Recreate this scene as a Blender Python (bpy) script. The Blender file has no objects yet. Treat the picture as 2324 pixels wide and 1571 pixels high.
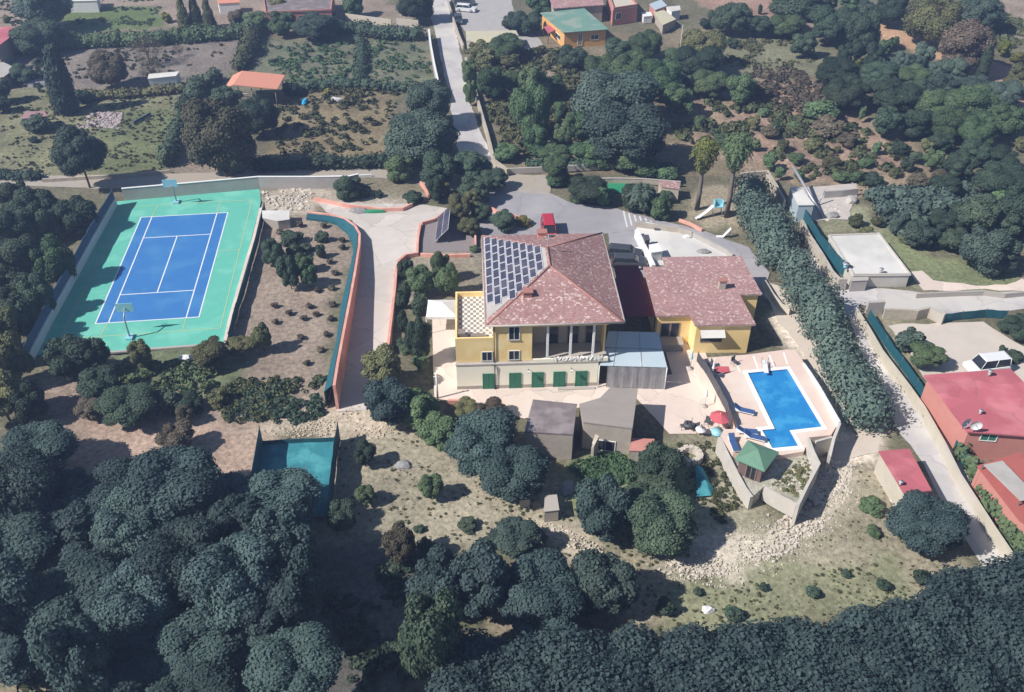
import bpy, bmesh, math, random
import numpy as np
from mathutils import Vector, Matrix
from mathutils.geometry import tessellate_polygon
random.seed(7); RS = np.random.RandomState(11)
R = math.radians
scene = bpy.context.scene
C = scene.collection

# ------------------------------------------------------------------ camera
F = 2334.1/1.13425; CX, CY = 1162, 785.6; H = 57.4; T = R(37.048)
cd = bpy.data.cameras.new('camera'); cam = bpy.data.objects.new('camera', cd); C.objects.link(cam)
cam.location = (0, 0, H); cam.rotation_euler = (math.pi/2 - T, 0, 0)
cd.sensor_fit = 'HORIZONTAL'; cd.sensor_width = 36; cd.lens = 36*F/2324.0
cd.clip_start = 0.5; cd.clip_end = 3000
scene.camera = cam

# ------------------------------------------------------------------ light
SUN_EL, SUN_AZ = R(43), R(22)          # shadows run along +X turned SUN_AZ towards +Y
w = bpy.data.worlds.new('World'); scene.world = w; w.use_nodes = True
nt = w.node_tree; bgn = nt.nodes['Background']
sky = nt.nodes.new('ShaderNodeTexSky'); sky.sky_type = 'NISHITA'; sky.sun_disc = False
sky.sun_elevation = SUN_EL; sky.sun_rotation = math.atan2(-math.cos(SUN_AZ), -math.sin(SUN_AZ))
sky.air_density = 1.3; sky.dust_density = 0.6; sky.ozone_density = 3.0
nt.links.new(sky.outputs[0], bgn.inputs[0]); bgn.inputs[1].default_value = 0.058
sd = bpy.data.lights.new('sun', 'SUN'); sd.energy = 5.0; sd.angle = R(0.6); sd.color = (1, .955, .90)
sun = bpy.data.objects.new('sun', sd); C.objects.link(sun)
ldir = Vector((math.cos(SUN_AZ)*math.cos(SUN_EL), math.sin(SUN_AZ)*math.cos(SUN_EL), -math.sin(SUN_EL)))
sun.rotation_euler = ldir.to_track_quat('-Z', 'Y').to_euler()
scene.view_settings.view_transform = 'Standard'; scene.view_settings.look = 'None'
scene.view_settings.exposure = 0.45; scene.view_settings.gamma = 1

HAZE = .0009
# ------------------------------------------------------------------ measuring helpers
CR = {'A':(0,0,.34142),'B':(749.4,0,.34142),'C':(1530.5,0,.34142),'N':(0,396.7,.34142),'E':(749.4,396.7,.34142),
      'F':(1366.5,396.7,.22762),'G':(1530.5,396.7,.34142),'H':(1102.1,837.6,.34142),'I':(0,837.6,.46702),
      'J':(529,837.6,.34142),'K':(1530.5,837.6,.34142),'L':(793.5,1102.1,.65858),'D':(0,0,1)}
def px(c, x, y): a, b, s = CR[c]; return a+s*x, b+s*y
def ray(c, x, y):
    u, v = px(c, x, y); dx = (u-CX)/F; dy = -(v-CY)/F
    return dx, math.cos(T)+dy*math.sin(T), -math.sin(T)+dy*math.cos(T)
def at(c, x, y, z=0):
    d = ray(c, x, y); k = (z-H)/d[2]; return Vector((d[0]*k, d[1]*k, z))
def fr(c, x, y, Y):                      # hit on a vertical plane facing the road at depth Y -> (X, Z)
    d = ray(c, x, y); k = Y/d[1]; return d[0]*k, H+d[2]*k
def hz(c, bx, by, ty, z0=0):
    p = at(c, bx, by, z0); d = ray(c, bx, ty); return H+d[2]/d[1]*p[1]-z0
def P(c, pts, z=0): return [at(c, x, y, z) for x, y in pts]
def toD(p):
    y, z = p[1], p[2]-H; zc = y*math.cos(T)-z*math.sin(T); yc = z*math.cos(T)+y*math.sin(T)
    return CX+F*p[0]/zc, CY-F*yc/zc

# ------------------------------------------------------------------ materials
def nd(t, k, **kw):
    n = t.nodes.new(k)
    for a, v in kw.items(): setattr(n, a, v)
    return n
def mat(name, col, col2=None, scale=1.5, var=.5, rough=.85, bump=.0, bscale=None, metal=0, spec=.3, detail=6, col3=None, s3=.15, stretch=None, alpha=1, crack=0):
    m = bpy.data.materials.new(name); m.use_nodes = True; t = m.node_tree
    b = t.nodes['Principled BSDF']; b.inputs['Roughness'].default_value = rough; b.inputs['Metallic'].default_value = metal
    b.inputs['Specular IOR Level'].default_value = spec; b.inputs['Alpha'].default_value = alpha
    tc = nd(t, 'ShaderNodeTexCoord'); src = tc.outputs['Object']
    if stretch:
        mp = nd(t, 'ShaderNodeMapping'); mp.inputs['Scale'].default_value = stretch
        t.links.new(src, mp.inputs[0]); src = mp.outputs[0]
    n = nd(t, 'ShaderNodeTexNoise'); n.inputs['Scale'].default_value = scale; n.inputs['Detail'].default_value = detail; n.inputs['Roughness'].default_value = .65
    t.links.new(src, n.inputs['Vector'])
    rp = nd(t, 'ShaderNodeMapRange'); rp.inputs[1].default_value = .5-var/2; rp.inputs[2].default_value = .5+var/2
    t.links.new(n.outputs[0], rp.inputs[0])
    mx = nd(t, 'ShaderNodeMix', data_type='RGBA'); mx.inputs['A'].default_value = (*col, 1); mx.inputs['B'].default_value = (*(col2 or tuple(min(1, c*.72) for c in col)), 1)
    t.links.new(rp.outputs[0], mx.inputs[0]); out = mx.outputs['Result']
    if col3:
        n3 = nd(t, 'ShaderNodeTexNoise'); n3.inputs['Scale'].default_value = s3; n3.inputs['Detail'].default_value = 4
        t.links.new(tc.outputs['Object'], n3.inputs['Vector'])
        r3 = nd(t, 'ShaderNodeMapRange'); r3.inputs[1].default_value = .48; r3.inputs[2].default_value = .62; t.links.new(n3.outputs[0], r3.inputs[0])
        m3 = nd(t, 'ShaderNodeMix', data_type='RGBA'); t.links.new(r3.outputs[0], m3.inputs[0]); t.links.new(out, m3.inputs['A']); m3.inputs['B'].default_value = (*col3, 1)
        out = m3.outputs['Result']
    if crack:
        wv_ = nd(t,'ShaderNodeTexNoise'); wv_.inputs['Scale'].default_value = .8; wv_.inputs['Detail'].default_value = 5; t.links.new(tc.outputs['Object'], wv_.inputs[0])
        va = nd(t,'ShaderNodeVectorMath', operation='MULTIPLY_ADD'); va.inputs[1].default_value=(1.6,1.6,0); t.links.new(wv_.outputs['Color'], va.inputs[0]); t.links.new(tc.outputs['Object'], va.inputs[2])
        vo = nd(t,'ShaderNodeTexVoronoi', feature='DISTANCE_TO_EDGE'); vo.inputs['Scale'].default_value = crack; t.links.new(va.outputs[0], vo.inputs['Vector'])
        cr_ = nd(t,'ShaderNodeMapRange'); cr_.inputs[1].default_value=.002; cr_.inputs[2].default_value=.012; cr_.inputs[3].default_value=.3; cr_.inputs[4].default_value=0; t.links.new(vo.outputs['Distance'], cr_.inputs[0])
        vc = nd(t,'ShaderNodeTexVoronoi'); vc.inputs['Scale'].default_value = crack; t.links.new(va.outputs[0], vc.inputs['Vector']); sc_ = nd(t,'ShaderNodeSeparateColor'); t.links.new(vc.outputs['Color'], sc_.inputs[0])
        cv_ = nd(t,'ShaderNodeMapRange'); cv_.inputs[3].default_value=.9; cv_.inputs[4].default_value=1.07; t.links.new(sc_.outputs[0], cv_.inputs[0])
        hh_ = nd(t,'ShaderNodeHueSaturation'); t.links.new(cv_.outputs[0], hh_.inputs['Value']); t.links.new(out, hh_.inputs['Color'])
        mc = nd(t,'ShaderNodeMix', data_type='RGBA'); t.links.new(cr_.outputs[0], mc.inputs[0]); t.links.new(hh_.outputs[0], mc.inputs['A']); mc.inputs['B'].default_value = (.12,.11,.10,1); out = mc.outputs['Result']
    t.links.new(out, b.inputs['Base Color'])
    if bump:
        n2 = nd(t, 'ShaderNodeTexNoise'); n2.inputs['Scale'].default_value = bscale or scale*3; n2.inputs['Detail'].default_value = 5
        t.links.new(src, n2.inputs['Vector'])
        bp = nd(t, 'ShaderNodeBump'); bp.inputs['Strength'].default_value = 1; bp.inputs['Distance'].default_value = bump
        t.links.new(n2.outputs[0], bp.inputs['Height']); t.links.new(bp.outputs[0], b.inputs['Normal'])
    return m
def leafmat(name, a, b_):
    m = bpy.data.materials.new(name); m.use_nodes = True; t = m.node_tree; b = t.nodes['Principled BSDF']
    b.inputs['Roughness'].default_value = .7; b.inputs['Specular IOR Level'].default_value = .2
    at_ = nd(t, 'ShaderNodeAttribute', attribute_name='tone'); oi = nd(t, 'ShaderNodeObjectInfo')
    tc = nd(t, 'ShaderNodeTexCoord'); n = nd(t, 'ShaderNodeTexNoise'); n.inputs['Scale'].default_value = 2.2; n.inputs['Detail'].default_value = 3
    t.links.new(tc.outputs['Object'], n.inputs['Vector'])
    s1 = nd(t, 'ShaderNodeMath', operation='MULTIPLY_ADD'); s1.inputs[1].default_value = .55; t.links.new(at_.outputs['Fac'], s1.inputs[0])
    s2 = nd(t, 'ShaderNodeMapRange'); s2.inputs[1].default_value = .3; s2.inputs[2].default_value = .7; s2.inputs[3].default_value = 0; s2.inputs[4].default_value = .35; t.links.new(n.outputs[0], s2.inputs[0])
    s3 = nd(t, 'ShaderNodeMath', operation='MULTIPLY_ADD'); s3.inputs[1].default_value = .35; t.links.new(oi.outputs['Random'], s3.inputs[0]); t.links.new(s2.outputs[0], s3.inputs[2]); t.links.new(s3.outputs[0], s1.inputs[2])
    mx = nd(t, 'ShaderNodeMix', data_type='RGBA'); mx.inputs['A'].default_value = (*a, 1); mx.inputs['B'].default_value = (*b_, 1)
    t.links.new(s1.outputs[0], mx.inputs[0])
    wn = nd(t,'ShaderNodeTexWhiteNoise', noise_dimensions='1D'); t.links.new(oi.outputs['Random'], wn.inputs['W']); hr_ = nd(t,'ShaderNodeMapRange'); hr_.inputs[3].default_value=.465; hr_.inputs[4].default_value=.515; t.links.new(wn.outputs['Value'], hr_.inputs[0])
    sr_ = nd(t,'ShaderNodeMapRange'); sr_.inputs[3].default_value=.75; sr_.inputs[4].default_value=1.25; t.links.new(oi.outputs['Random'], sr_.inputs[0])
    hs_ = nd(t,'ShaderNodeHueSaturation'); t.links.new(hr_.outputs[0], hs_.inputs['Hue']); t.links.new(sr_.outputs[0], hs_.inputs['Value']); t.links.new(mx.outputs['Result'], hs_.inputs['Color']); t.links.new(hs_.outputs[0], b.inputs['Base Color'])
    return m
def tilemat(name, c1, c2, c3, axis='Y', s=.33):
    m = bpy.data.materials.new(name); m.use_nodes = True; t = m.node_tree; b = t.nodes['Principled BSDF']; b.inputs['Roughness'].default_value = .85; b.inputs['Specular IOR Level'].default_value = .2
    tc = nd(t, 'ShaderNodeTexCoord'); mp = nd(t, 'ShaderNodeMapping'); mp.inputs['Scale'].default_value = (1/s, 1/s, 1/s)
    t.links.new(tc.outputs['Object'], mp.inputs[0])
    v = nd(t, 'ShaderNodeTexVoronoi'); v.inputs['Scale'].default_value = 1; v.inputs['Randomness'].default_value = .55; t.links.new(mp.outputs[0], v.inputs['Vector'])
    sp = nd(t, 'ShaderNodeSeparateColor'); t.links.new(v.outputs['Color'], sp.inputs[0])
    cr = nd(t, 'ShaderNodeValToRGB'); e = cr.color_ramp.elements; e[0].position = 0; e[0].color = (*c1, 1); e[1].position = .62; e[1].color = (*c2, 1)
    e3 = e.new(.84); e3.color = (*c2, 1); e4 = e.new(.95); e4.color = (*c3, 1); t.links.new(sp.outputs[0], cr.inputs[0])
    n = nd(t, 'ShaderNodeTexNoise'); n.inputs['Scale'].default_value = .35; n.inputs['Detail'].default_value = 5; t.links.new(tc.outputs['Object'], n.inputs['Vector'])
    hs = nd(t, 'ShaderNodeMapRange'); hs.inputs[3].default_value = .78; hs.inputs[4].default_value = 1.18; t.links.new(n.outputs[0], hs.inputs[0])
    hv = nd(t, 'ShaderNodeHueSaturation'); t.links.new(hs.outputs[0], hv.inputs['Value']); t.links.new(cr.outputs[0], hv.inputs['Color']); t.links.new(hv.outputs[0], b.inputs['Base Color'])
    wv = nd(t, 'ShaderNodeTexWave', bands_direction=axis); wv.inputs['Scale'].default_value = 1.3; wv.inputs['Distortion'].default_value = .4; t.links.new(tc.outputs['Object'], wv.inputs[0])
    bp = nd(t, 'ShaderNodeBump'); bp.inputs['Distance'].default_value = .06; t.links.new(wv.outputs[0], bp.inputs['Height']); t.links.new(bp.outputs[0], b.inputs['Normal'])
    return m
M = {}
M['dark'] = leafmat('foliage_dark', (.022,.04,.03), (.065,.098,.06))
M['mid'] = leafmat('foliage_mid', (.032,.066,.034), (.105,.165,.078))
M['olive'] = leafmat('foliage_olive', (.04,.052,.028), (.135,.145,.065))
M['blue'] = leafmat('foliage_bluegreen', (.03,.052,.046), (.10,.14,.11))
M['wood_'] = leafmat('foliage_deep', (.02,.036,.04), (.062,.098,.092))
M['yell'] = leafmat('foliage_yellow', (.06,.075,.02), (.21,.21,.05))
M['brown'] = leafmat('foliage_brown', (.05,.045,.032), (.14,.12,.08))
M['umber'] = leafmat('foliage_umber', (.03,.033,.022), (.085,.082,.048))
M['bark'] = mat('bark', (.16,.125,.10), (.08,.065,.05), 6, bump=.03)
M['palmbark'] = mat('palm_bark', (.24,.20,.18), (.14,.12,.11), 6, bump=.04, stretch=(1,1,5))
M['conc'] = mat('concrete', (.46,.43,.40), (.33,.31,.29), .7, .6, bump=.01, col3=(.40,.36,.32))
M['pave'] = mat('driveway_concrete', (.60,.55,.50), (.47,.43,.39), .6, .6, col3=(.52,.47,.42), s3=.2, crack=.22)
M['court'] = mat('courtyard_paving', (.70,.58,.50), (.60,.50,.44), .9, .6, col3=(.66,.57,.50), s3=.12, crack=.25)
M['deck'] = mat('pool_deck_paving', (.69,.53,.45), (.60,.47,.40), 1.2, .6, col3=(.70,.60,.52), s3=.16)
M['cop'] = mat('coping', (.86,.82,.76), (.74,.70,.64), 2, .6)
M['asph'] = mat('asphalt', (.33,.315,.33), (.26,.25,.265), .5, .6, col3=(.36,.34,.345), s3=.12, stretch=(.3,1,1), crack=.12)
M['road'] = mat('lane_concrete', (.52,.49,.48), (.40,.38,.38), .45, .6, col3=(.56,.53,.49), s3=.15, crack=.2)
M['paint'] = mat('road_paint', (.72,.72,.72), (.5,.5,.5), 3, .4)
M['cgreen'] = mat('court_green', (.13,.47,.36), (.10,.40,.32), .35, .7, rough=.6, col3=(.165,.50,.39), s3=.35)
M['cblue'] = mat('court_blue', (.045,.19,.46), (.038,.155,.40), .4, .7, rough=.6, col3=(.058,.205,.45), s3=.3)
M['line'] = mat('line_white', (.80,.80,.82), (.62,.64,.66), 1.5, .6)
M['yline'] = mat('line_yellow', (.42,.52,.26), (.32,.46,.28), 1.5, .6)
M['cream'] = mat('plaster_cream', (.93,.89,.72), (.80,.75,.60), .5, .8, col3=(.88,.84,.70), s3=.5, bump=.004)
M['yellow'] = mat('plaster_yellow', (.88,.66,.30), (.80,.57,.25), .8, .7, col3=(.90,.70,.36), s3=.5, bump=.004)
M['orangew'] = mat('plaster_orange', (.72,.40,.14), (.58,.32,.12), .8, .6)
M['greyw'] = mat('plaster_grey', (.48,.43,.37), (.30,.26,.22), .8, .7, bump=.01)
M['dwall'] = mat('weathered_white_wall', (.60,.57,.52), (.40,.37,.33), .9, .7, col3=(.50,.46,.41), s3=.5)
M['white'] = mat('white_paint', (.78,.78,.77), (.66,.65,.64), 1.2, .6)
M['offw'] = mat('white_floor', (.60,.58,.545), (.48,.465,.44), .5, .6, col3=(.64,.62,.58))
M['tile'] = tilemat('roof_tiles', (.31,.175,.165), (.40,.235,.22), (.60,.46,.43), s=.2)
M['tile2'] = tilemat('roof_tiles_annex', (.34,.195,.185), (.43,.26,.245), (.62,.48,.45), s=.2)
M['ridge'] = mat('ridge_tiles', (.42,.20,.16), (.30,.14,.12), 4)
M['salmon'] = mat('salmon_roof', (.68,.29,.20), (.56,.24,.17), 2, .6, stretch=(6,1,1))
M['redroof'] = mat('red_roof', (.48,.13,.155), (.40,.11,.13), .5, .7, col3=(.53,.18,.20), crack=.3, s3=.3)
M['redw'] = mat('plaster_red', (.56,.25,.21), (.44,.19,.16), .8, .7)
M['redp'] = mat('red_deck', (.42,.12,.10), (.33,.10,.09), 1, .6)
M['greenr'] = mat('green_roof', (.17,.30,.24), (.13,.24,.20), .6, .6, col3=(.26,.32,.26), s3=.4)
M['hutg'] = mat('hut_green', (.14,.27,.18), (.11,.21,.15), 2, .6, rough=.6)
M['hutw'] = mat('hut_wood', (.20,.13,.12), (.13,.09,.085), 3, .6, stretch=(1,1,8))
M['shut'] = mat('shutter_green', (.05,.20,.12), (.035,.14,.085), 12, .6, stretch=(.2,.2,1))
M['glassd'] = mat('window_glass', (.02,.025,.035), (.03,.035,.045), 2, rough=.12, spec=.6)
M['dark_'] = mat('dark_void', (.03,.03,.035), (.02,.02,.025), 2)
M['orange'] = mat('wall_terracotta', (.70,.34,.27), (.58,.28,.22), 1.5, .6, col3=(.74,.40,.32), s3=.5)
M['stone'] = mat('rubble_stone', (.62,.56,.48), (.42,.37,.31), 2, .6)
M['rough'] = mat('rough_wall', (.50,.44,.35), (.32,.28,.22), 1.2, .7, bump=.05, col3=(.44,.40,.35), s3=.4)
M['roofg'] = mat('ruin_roof', (.24,.20,.20), (.13,.11,.11), .9, .7, bump=.02, col3=(.27,.23,.23), s3=.5)
M['roofg2'] = mat('ruin_roof_pale', (.34,.30,.27), (.25,.22,.20), .9, .7, bump=.03, stretch=(.4,1,1))
M['teal'] = mat('teal_net', (.02,.115,.145), (.012,.07,.095), 1.5, .6, rough=.7)
M['tealp'] = mat('teal_sheet', (.04,.24,.28), (.025,.15,.19), .8, .7, rough=.8, col3=(.07,.30,.33), s3=.5, bump=.05)
M['navy'] = mat('navy_screen', (.09,.14,.23), (.05,.085,.15), 1, .6)
M['metal'] = mat('metal_grey', (.45,.46,.48), (.34,.35,.37), 3, rough=.45, metal=.4)
M['metald'] = mat('metal_dark', (.10,.10,.11), (.07,.07,.08), 3, rough=.5)
M['pv'] = mat('solar_cell', (.06,.062,.095), (.04,.042,.07), .5, .6, rough=.35, spec=.4, col3=(.09,.082,.115), s3=.45)
M['pvf'] = mat('solar_frame', (.60,.60,.63), (.50,.50,.53), 3, rough=.5)
M['tarpr'] = mat('maroon_awning', (.17,.03,.06), (.12,.022,.045), 1, .6)
M['poly'] = mat('polycarbonate_sheet', (.50,.58,.62), (.42,.51,.56), .8, .6, rough=.25, spec=.5)
M['clear'] = mat('plastic_curtain', (.33,.32,.33), (.20,.20,.21), .8, .6, rough=.4, bump=.05)
M['bluef'] = mat('blue_fabric', (.05,.11,.27), (.035,.08,.2), 3, .6)
M['cyan'] = mat('pale_blue_plastic', (.30,.60,.68), (.24,.5,.58), 2, rough=.4)
M['redf'] = mat('red_fabric', (.56,.12,.14), (.45,.09,.11), 2, .6)
M['carred'] = mat('red_car_paint', (.45,.03,.06), (.40,.03,.05), 1, rough=.25, spec=.6)
M['cardark'] = mat('dark_car_paint', (.06,.065,.075), (.05,.05,.06), 1, rough=.22, spec=.6)
M['carwhite'] = mat('white_car_paint', (.72,.72,.72), (.66,.66,.66), 1, rough=.25, spec=.6)
M['rubber'] = mat('rubber', (.025,.025,.025), (.018,.018,.018), 4)
M['lamp'] = mat('lamp_glass', (.75,.75,.72), (.6,.6,.6), 2, rough=.15)
M['tail'] = mat('tail_lamp', (.35,.02,.02), (.28,.02,.02), 2, rough=.2)
M['wood'] = mat('weathered_wood', (.30,.24,.20), (.20,.16,.13), 3, stretch=(1,6,1))
M['heap'] = mat('heap_cover', (.38,.37,.36), (.16,.16,.16), 2.5, .7, bump=.08)
M['corr'] = mat('corrugated_pale', (.55,.52,.40), (.42,.38,.26), .8, .6, stretch=(1,5,1), col3=(.5,.46,.3))
M['yblock'] = mat('cream_block_wall', (.58,.53,.43), (.42,.38,.30), 1.0, .7, col3=(.50,.46,.40), s3=.3)
M['hutg2'] = mat('artificial_turf', (.03,.26,.13), (.025,.20,.10), 1)
# checker terrace
m = bpy.data.materials.new('checker_tiles'); m.use_nodes = True; t = m.node_tree
tc = nd(t,'ShaderNodeTexCoord'); ck = nd(t,'ShaderNodeTexChecker'); ck.inputs['Scale'].default_value = 3.4
ck.inputs[1].default_value = (.74,.70,.62,1); ck.inputs[2].default_value = (.27,.25,.235,1)
mp_ = nd(t,'ShaderNodeMapping'); mp_.inputs['Location'].default_value = (0,0,.31); mp_.inputs['Scale'].default_value=(1,.72,1)
t.links.new(tc.outputs['Object'], mp_.inputs[0]); t.links.new(mp_.outputs[0], ck.inputs[0]); t.links.new(ck.outputs[0], t.nodes['Principled BSDF'].inputs['Base Color']); M['check'] = m
# pool water: refracting surface is simplified to a glossy rippled blue body of water
m = mat('pool_water', (.025,.235,.53), (.018,.19,.46), .7, .6, rough=.07, spec=.5, bump=.03, bscale=1.5, col3=(.05,.30,.57), s3=.6); M['water'] = m
# ground: surface cover comes from a colour attribute, broken up by noise
m = bpy.data.materials.new('ground_cover'); m.use_nodes = True; t = m.node_tree; b = t.nodes['Principled BSDF']; b.inputs['Roughness'].default_value = .95; b.inputs['Specular IOR Level'].default_value = .1
ga = nd(t,'ShaderNodeAttribute', attribute_name='cover'); tc = nd(t,'ShaderNodeTexCoord')
n1 = nd(t,'ShaderNodeTexNoise'); n1.inputs['Scale'].default_value = 2.0; n1.inputs['Detail'].default_value = 8; n1.inputs['Roughness'].default_value = .75
n2 = nd(t,'ShaderNodeTexNoise'); n2.inputs['Scale'].default_value = .13; n2.inputs['Detail'].default_value = 6; n2.inputs['Roughness'].default_value = .6
n3 = nd(t,'ShaderNodeTexNoise'); n3.inputs['Scale'].default_value = .32; n3.inputs['Detail'].default_value = 6
for n in (n1,n2,n3): t.links.new(tc.outputs['Object'], n.inputs['Vector'])
r1 = nd(t,'ShaderNodeMapRange'); r1.inputs[1].default_value=.3; r1.inputs[2].default_value=.7; r1.inputs[3].default_value=.45; r1.inputs[4].default_value=1.4; t.links.new(n1.outputs[0], r1.inputs[0])
r2 = nd(t,'ShaderNodeMapRange'); r2.inputs[1].default_value=.35; r2.inputs[2].default_value=.65; r2.inputs[3].default_value=.82; r2.inputs[4].default_value=1.18; t.links.new(n2.outputs[0], r2.inputs[0])
mu = nd(t,'ShaderNodeMath', operation='MULTIPLY'); t.links.new(r1.outputs[0], mu.inputs[0]); t.links.new(r2.outputs[0], mu.inputs[1])
r3 = nd(t,'ShaderNodeMapRange'); r3.inputs[1].default_value=.5; r3.inputs[2].default_value=.68; r3.inputs[3].default_value=0; r3.inputs[4].default_value=.65; t.links.new(n3.outputs[0], r3.inputs[0])
r3b = nd(t,'ShaderNodeMath', operation='MULTIPLY'); t.links.new(r3.outputs[0], r3b.inputs[0]); t.links.new(ga.outputs['Alpha'], r3b.inputs[1])
gm = nd(t,'ShaderNodeMix', data_type='RGBA'); t.links.new(r3b.outputs[0], gm.inputs[0]); t.links.new(ga.outputs['Color'], gm.inputs['A']); gm.inputs['B'].default_value = (.10,.13,.055,1)
hv = nd(t,'ShaderNodeHueSaturation'); t.links.new(mu.outputs[0], hv.inputs['Value']); t.links.new(gm.outputs['Result'], hv.inputs['Color']); t.links.new(hv.outputs[0], b.inputs['Base Color'])
bp = nd(t,'ShaderNodeBump'); bp.inputs['Distance'].default_value=.14; t.links.new(n1.outputs[0], bp.inputs['Height']); t.links.new(bp.outputs[0], b.inputs['Normal'])
M['ground'] = m

# ------------------------------------------------------------------ mesh helpers
class MB:
    def __init__(s): s.v = []; s.f = []; s.sm = []
    def add(s, vs, fs, smooth=False):
        o = len(s.v); s.v += [tuple(v) for v in vs]; s.f += [tuple(i+o for i in f) for f in fs]; s.sm += [smooth]*len(fs); return s
    def box(s, x0, x1, y0, y1, z0, z1, rz=0, piv=None):
        vs = [(x,y,z) for z in (z0,z1) for x,y in ((x0,y0),(x1,y0),(x1,y1),(x0,y1))]
        if rz:
            cx, cy = piv if piv else ((x0+x1)/2, (y0+y1)/2); c, q = math.cos(rz), math.sin(rz)
            vs = [(cx+(x-cx)*c-(y-cy)*q, cy+(x-cx)*q+(y-cy)*c, z) for x,y,z in vs]
        return s.add(vs, [(0,3,2,1),(4,5,6,7),(0,1,5,4),(1,2,6,5),(2,3,7,6),(3,0,4,7)])
    def prism(s, poly, z0, z1):
        n = len(poly); a = sum(poly[i][0]*poly[(i+1)%n][1]-poly[(i+1)%n][0]*poly[i][1] for i in range(n))
        if a < 0: poly = poly[::-1]
        vs = [(p[0],p[1],z0) for p in poly]+[(p[0],p[1],z1) for p in poly]
        tri = tessellate_polygon([[Vector((p[0],p[1],0)) for p in poly]])
        fs = []
        for tr in tri:
            a_,b_,c_ = [poly[i] for i in tr]
            up = (b_[0]-a_[0])*(c_[1]-a_[1])-(b_[1]-a_[1])*(c_[0]-a_[0]) > 0
            tr = tuple(tr) if up else tuple(tr[::-1])
            fs.append(tuple(i+n for i in tr)); fs.append(tuple(tr[::-1]))
        fs += [(i,(i+1)%n,(i+1)%n+n,i+n) for i in range(n)]
        return s.add(vs, fs)
    def sheet(s, poly, z):
        n = len(poly); tri = tessellate_polygon([[Vector((p[0],p[1],0)) for p in poly]]); fs = []
        for tr in tri:
            a_,b_,c_ = [poly[i] for i in tr]
            up = (b_[0]-a_[0])*(c_[1]-a_[1])-(b_[1]-a_[1])*(c_[0]-a_[0]) > 0
            fs.append(tuple(tr) if up else tuple(tr[::-1]))
        return s.add([(p[0],p[1],z) for p in poly], fs)
    def tube(s, pts, r0, r1=None, n=6):
        if r1 is None: r1 = r0
        rings = []; m = len(pts); vs = []
        for i, p in enumerate(pts):
            p = Vector(p); a = Vector(pts[max(0,i-1)]); b = Vector(pts[min(m-1,i+1)]); d = (b-a).normalized()
            q = d.to_track_quat('Z','Y'); r = r0+(r1-r0)*i/max(1,m-1)
            for k in range(n):
                an = 2*math.pi*k/n; vs.append(p+q@Vector((math.cos(an)*r, math.sin(an)*r, 0)))
        fs = [(i*n+k, i*n+(k+1)%n, (i+1)*n+(k+1)%n, (i+1)*n+k) for i in range(m-1) for k in range(n)]
        fs += [tuple(range(n))[::-1], tuple((m-1)*n+k for k in range(n))]
        return s.add(vs, fs, True)
    def wall(s, line, th, hs, z0=0):      # line of (x,y), mitred, hs a height or list of heights
        n = len(line); L = [Vector((p[0],p[1])) for p in line]
        if not isinstance(hs, (list,tuple)): hs = [hs]*n
        if not isinstance(z0, (list,tuple)): z0 = [z0]*n
        vs = []
        for i in range(n):
            d1 = (L[i]-L[i-1]).normalized() if i else None; d2 = (L[i+1]-L[i]).normalized() if i<n-1 else None
            d1 = d1 or d2; d2 = d2 or d1; d = (d1+d2).normalized(); nn = Vector((-d.y, d.x)); k = th/2/max(.4, abs(nn.dot(Vector((-d1.y,d1.x)))))
            for sg in (1,-1):
                q = L[i]+nn*k*sg
                vs += [(q.x,q.y,z0[i]), (q.x,q.y,z0[i]+hs[i])]
        fs = []
        for i in range(n-1):
            a = i*4; b = a+4      # a0 left bottom, a1 left top, a2 right bottom, a3 right top
            fs += [(a+1,a+3,b+3,b+1), (a,a+1,b+1,b), (a+3,a+2,b+2,b+3)]
        fs += [(0,2,3,1), ((n-1)*4, (n-1)*4+1, (n-1)*4+3, (n-1)*4+2)]
        return s.add(vs, fs)
    def build(s, name, m, parent=None, loc=None):
        me = bpy.data.meshes.new(name); me.from_pydata(s.v, [], s.f); me.materials.append(m)
        me.polygons.foreach_set('use_smooth', s.sm); me.update()
        o = bpy.data.objects.new(name, me); C.objects.link(o)
        if parent: o.parent = parent
        if loc: o.location = loc
        return o
def recen(o, piv):
    o.data.transform(Matrix.Translation(-Vector(piv))); o.location = piv; return o
def tag(o, label=None, cat=None, group=None, kind=None):
    if label: o['label'] = label
    if cat: o['category'] = cat
    if group: o['group'] = group
    if kind: o['kind'] = kind
    return o
def thing(name, label, cat, loc=(0,0,0), rz=0, group=None):
    o = bpy.data.objects.new(name, None); C.objects.link(o); o.location = loc; o.rotation_euler = (0,0,rz); o.empty_display_size = .3
    return tag(o, label, cat, group)
def copy_tree(o, parent=None):
    c = o.copy(); C.objects.link(c)
    if parent: c.parent = parent
    for ch in list(o.children): copy_tree(ch, c)
    return c
def roughen(poly, amp, step):
    out = []; n = len(poly)
    for i in range(n):
        a = Vector(poly[i][:2]); b = Vector(poly[(i+1)%n][:2]); k = max(1, int((b-a).length/step))
        nn = (b-a).normalized(); nn = Vector((-nn.y, nn.x))
        for j in range(k):
            out.append(a.lerp(b, j/k)+nn*random.uniform(-amp, amp))
    return out
def region(name, poly, mt, z, amp=.12, step=1.2, label=None):
    o = MB().sheet(roughen(poly, amp, step) if amp else poly, z).build(name, mt); tag(o, kind='structure'); return o
def mask(poly_list, x, y):
    inside = np.zeros(x.shape, bool); n = len(poly_list)
    for i in range(n):
        x1,y1 = poly_list[i][:2]; x2,y2 = poly_list[(i+1)%n][:2]
        if y1 == y2: continue
        c = ((y1 > y) != (y2 > y)) & (x < (x2-x1)*(y-y1)/(y2-y1)+x1); inside ^= c
    return inside
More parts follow.
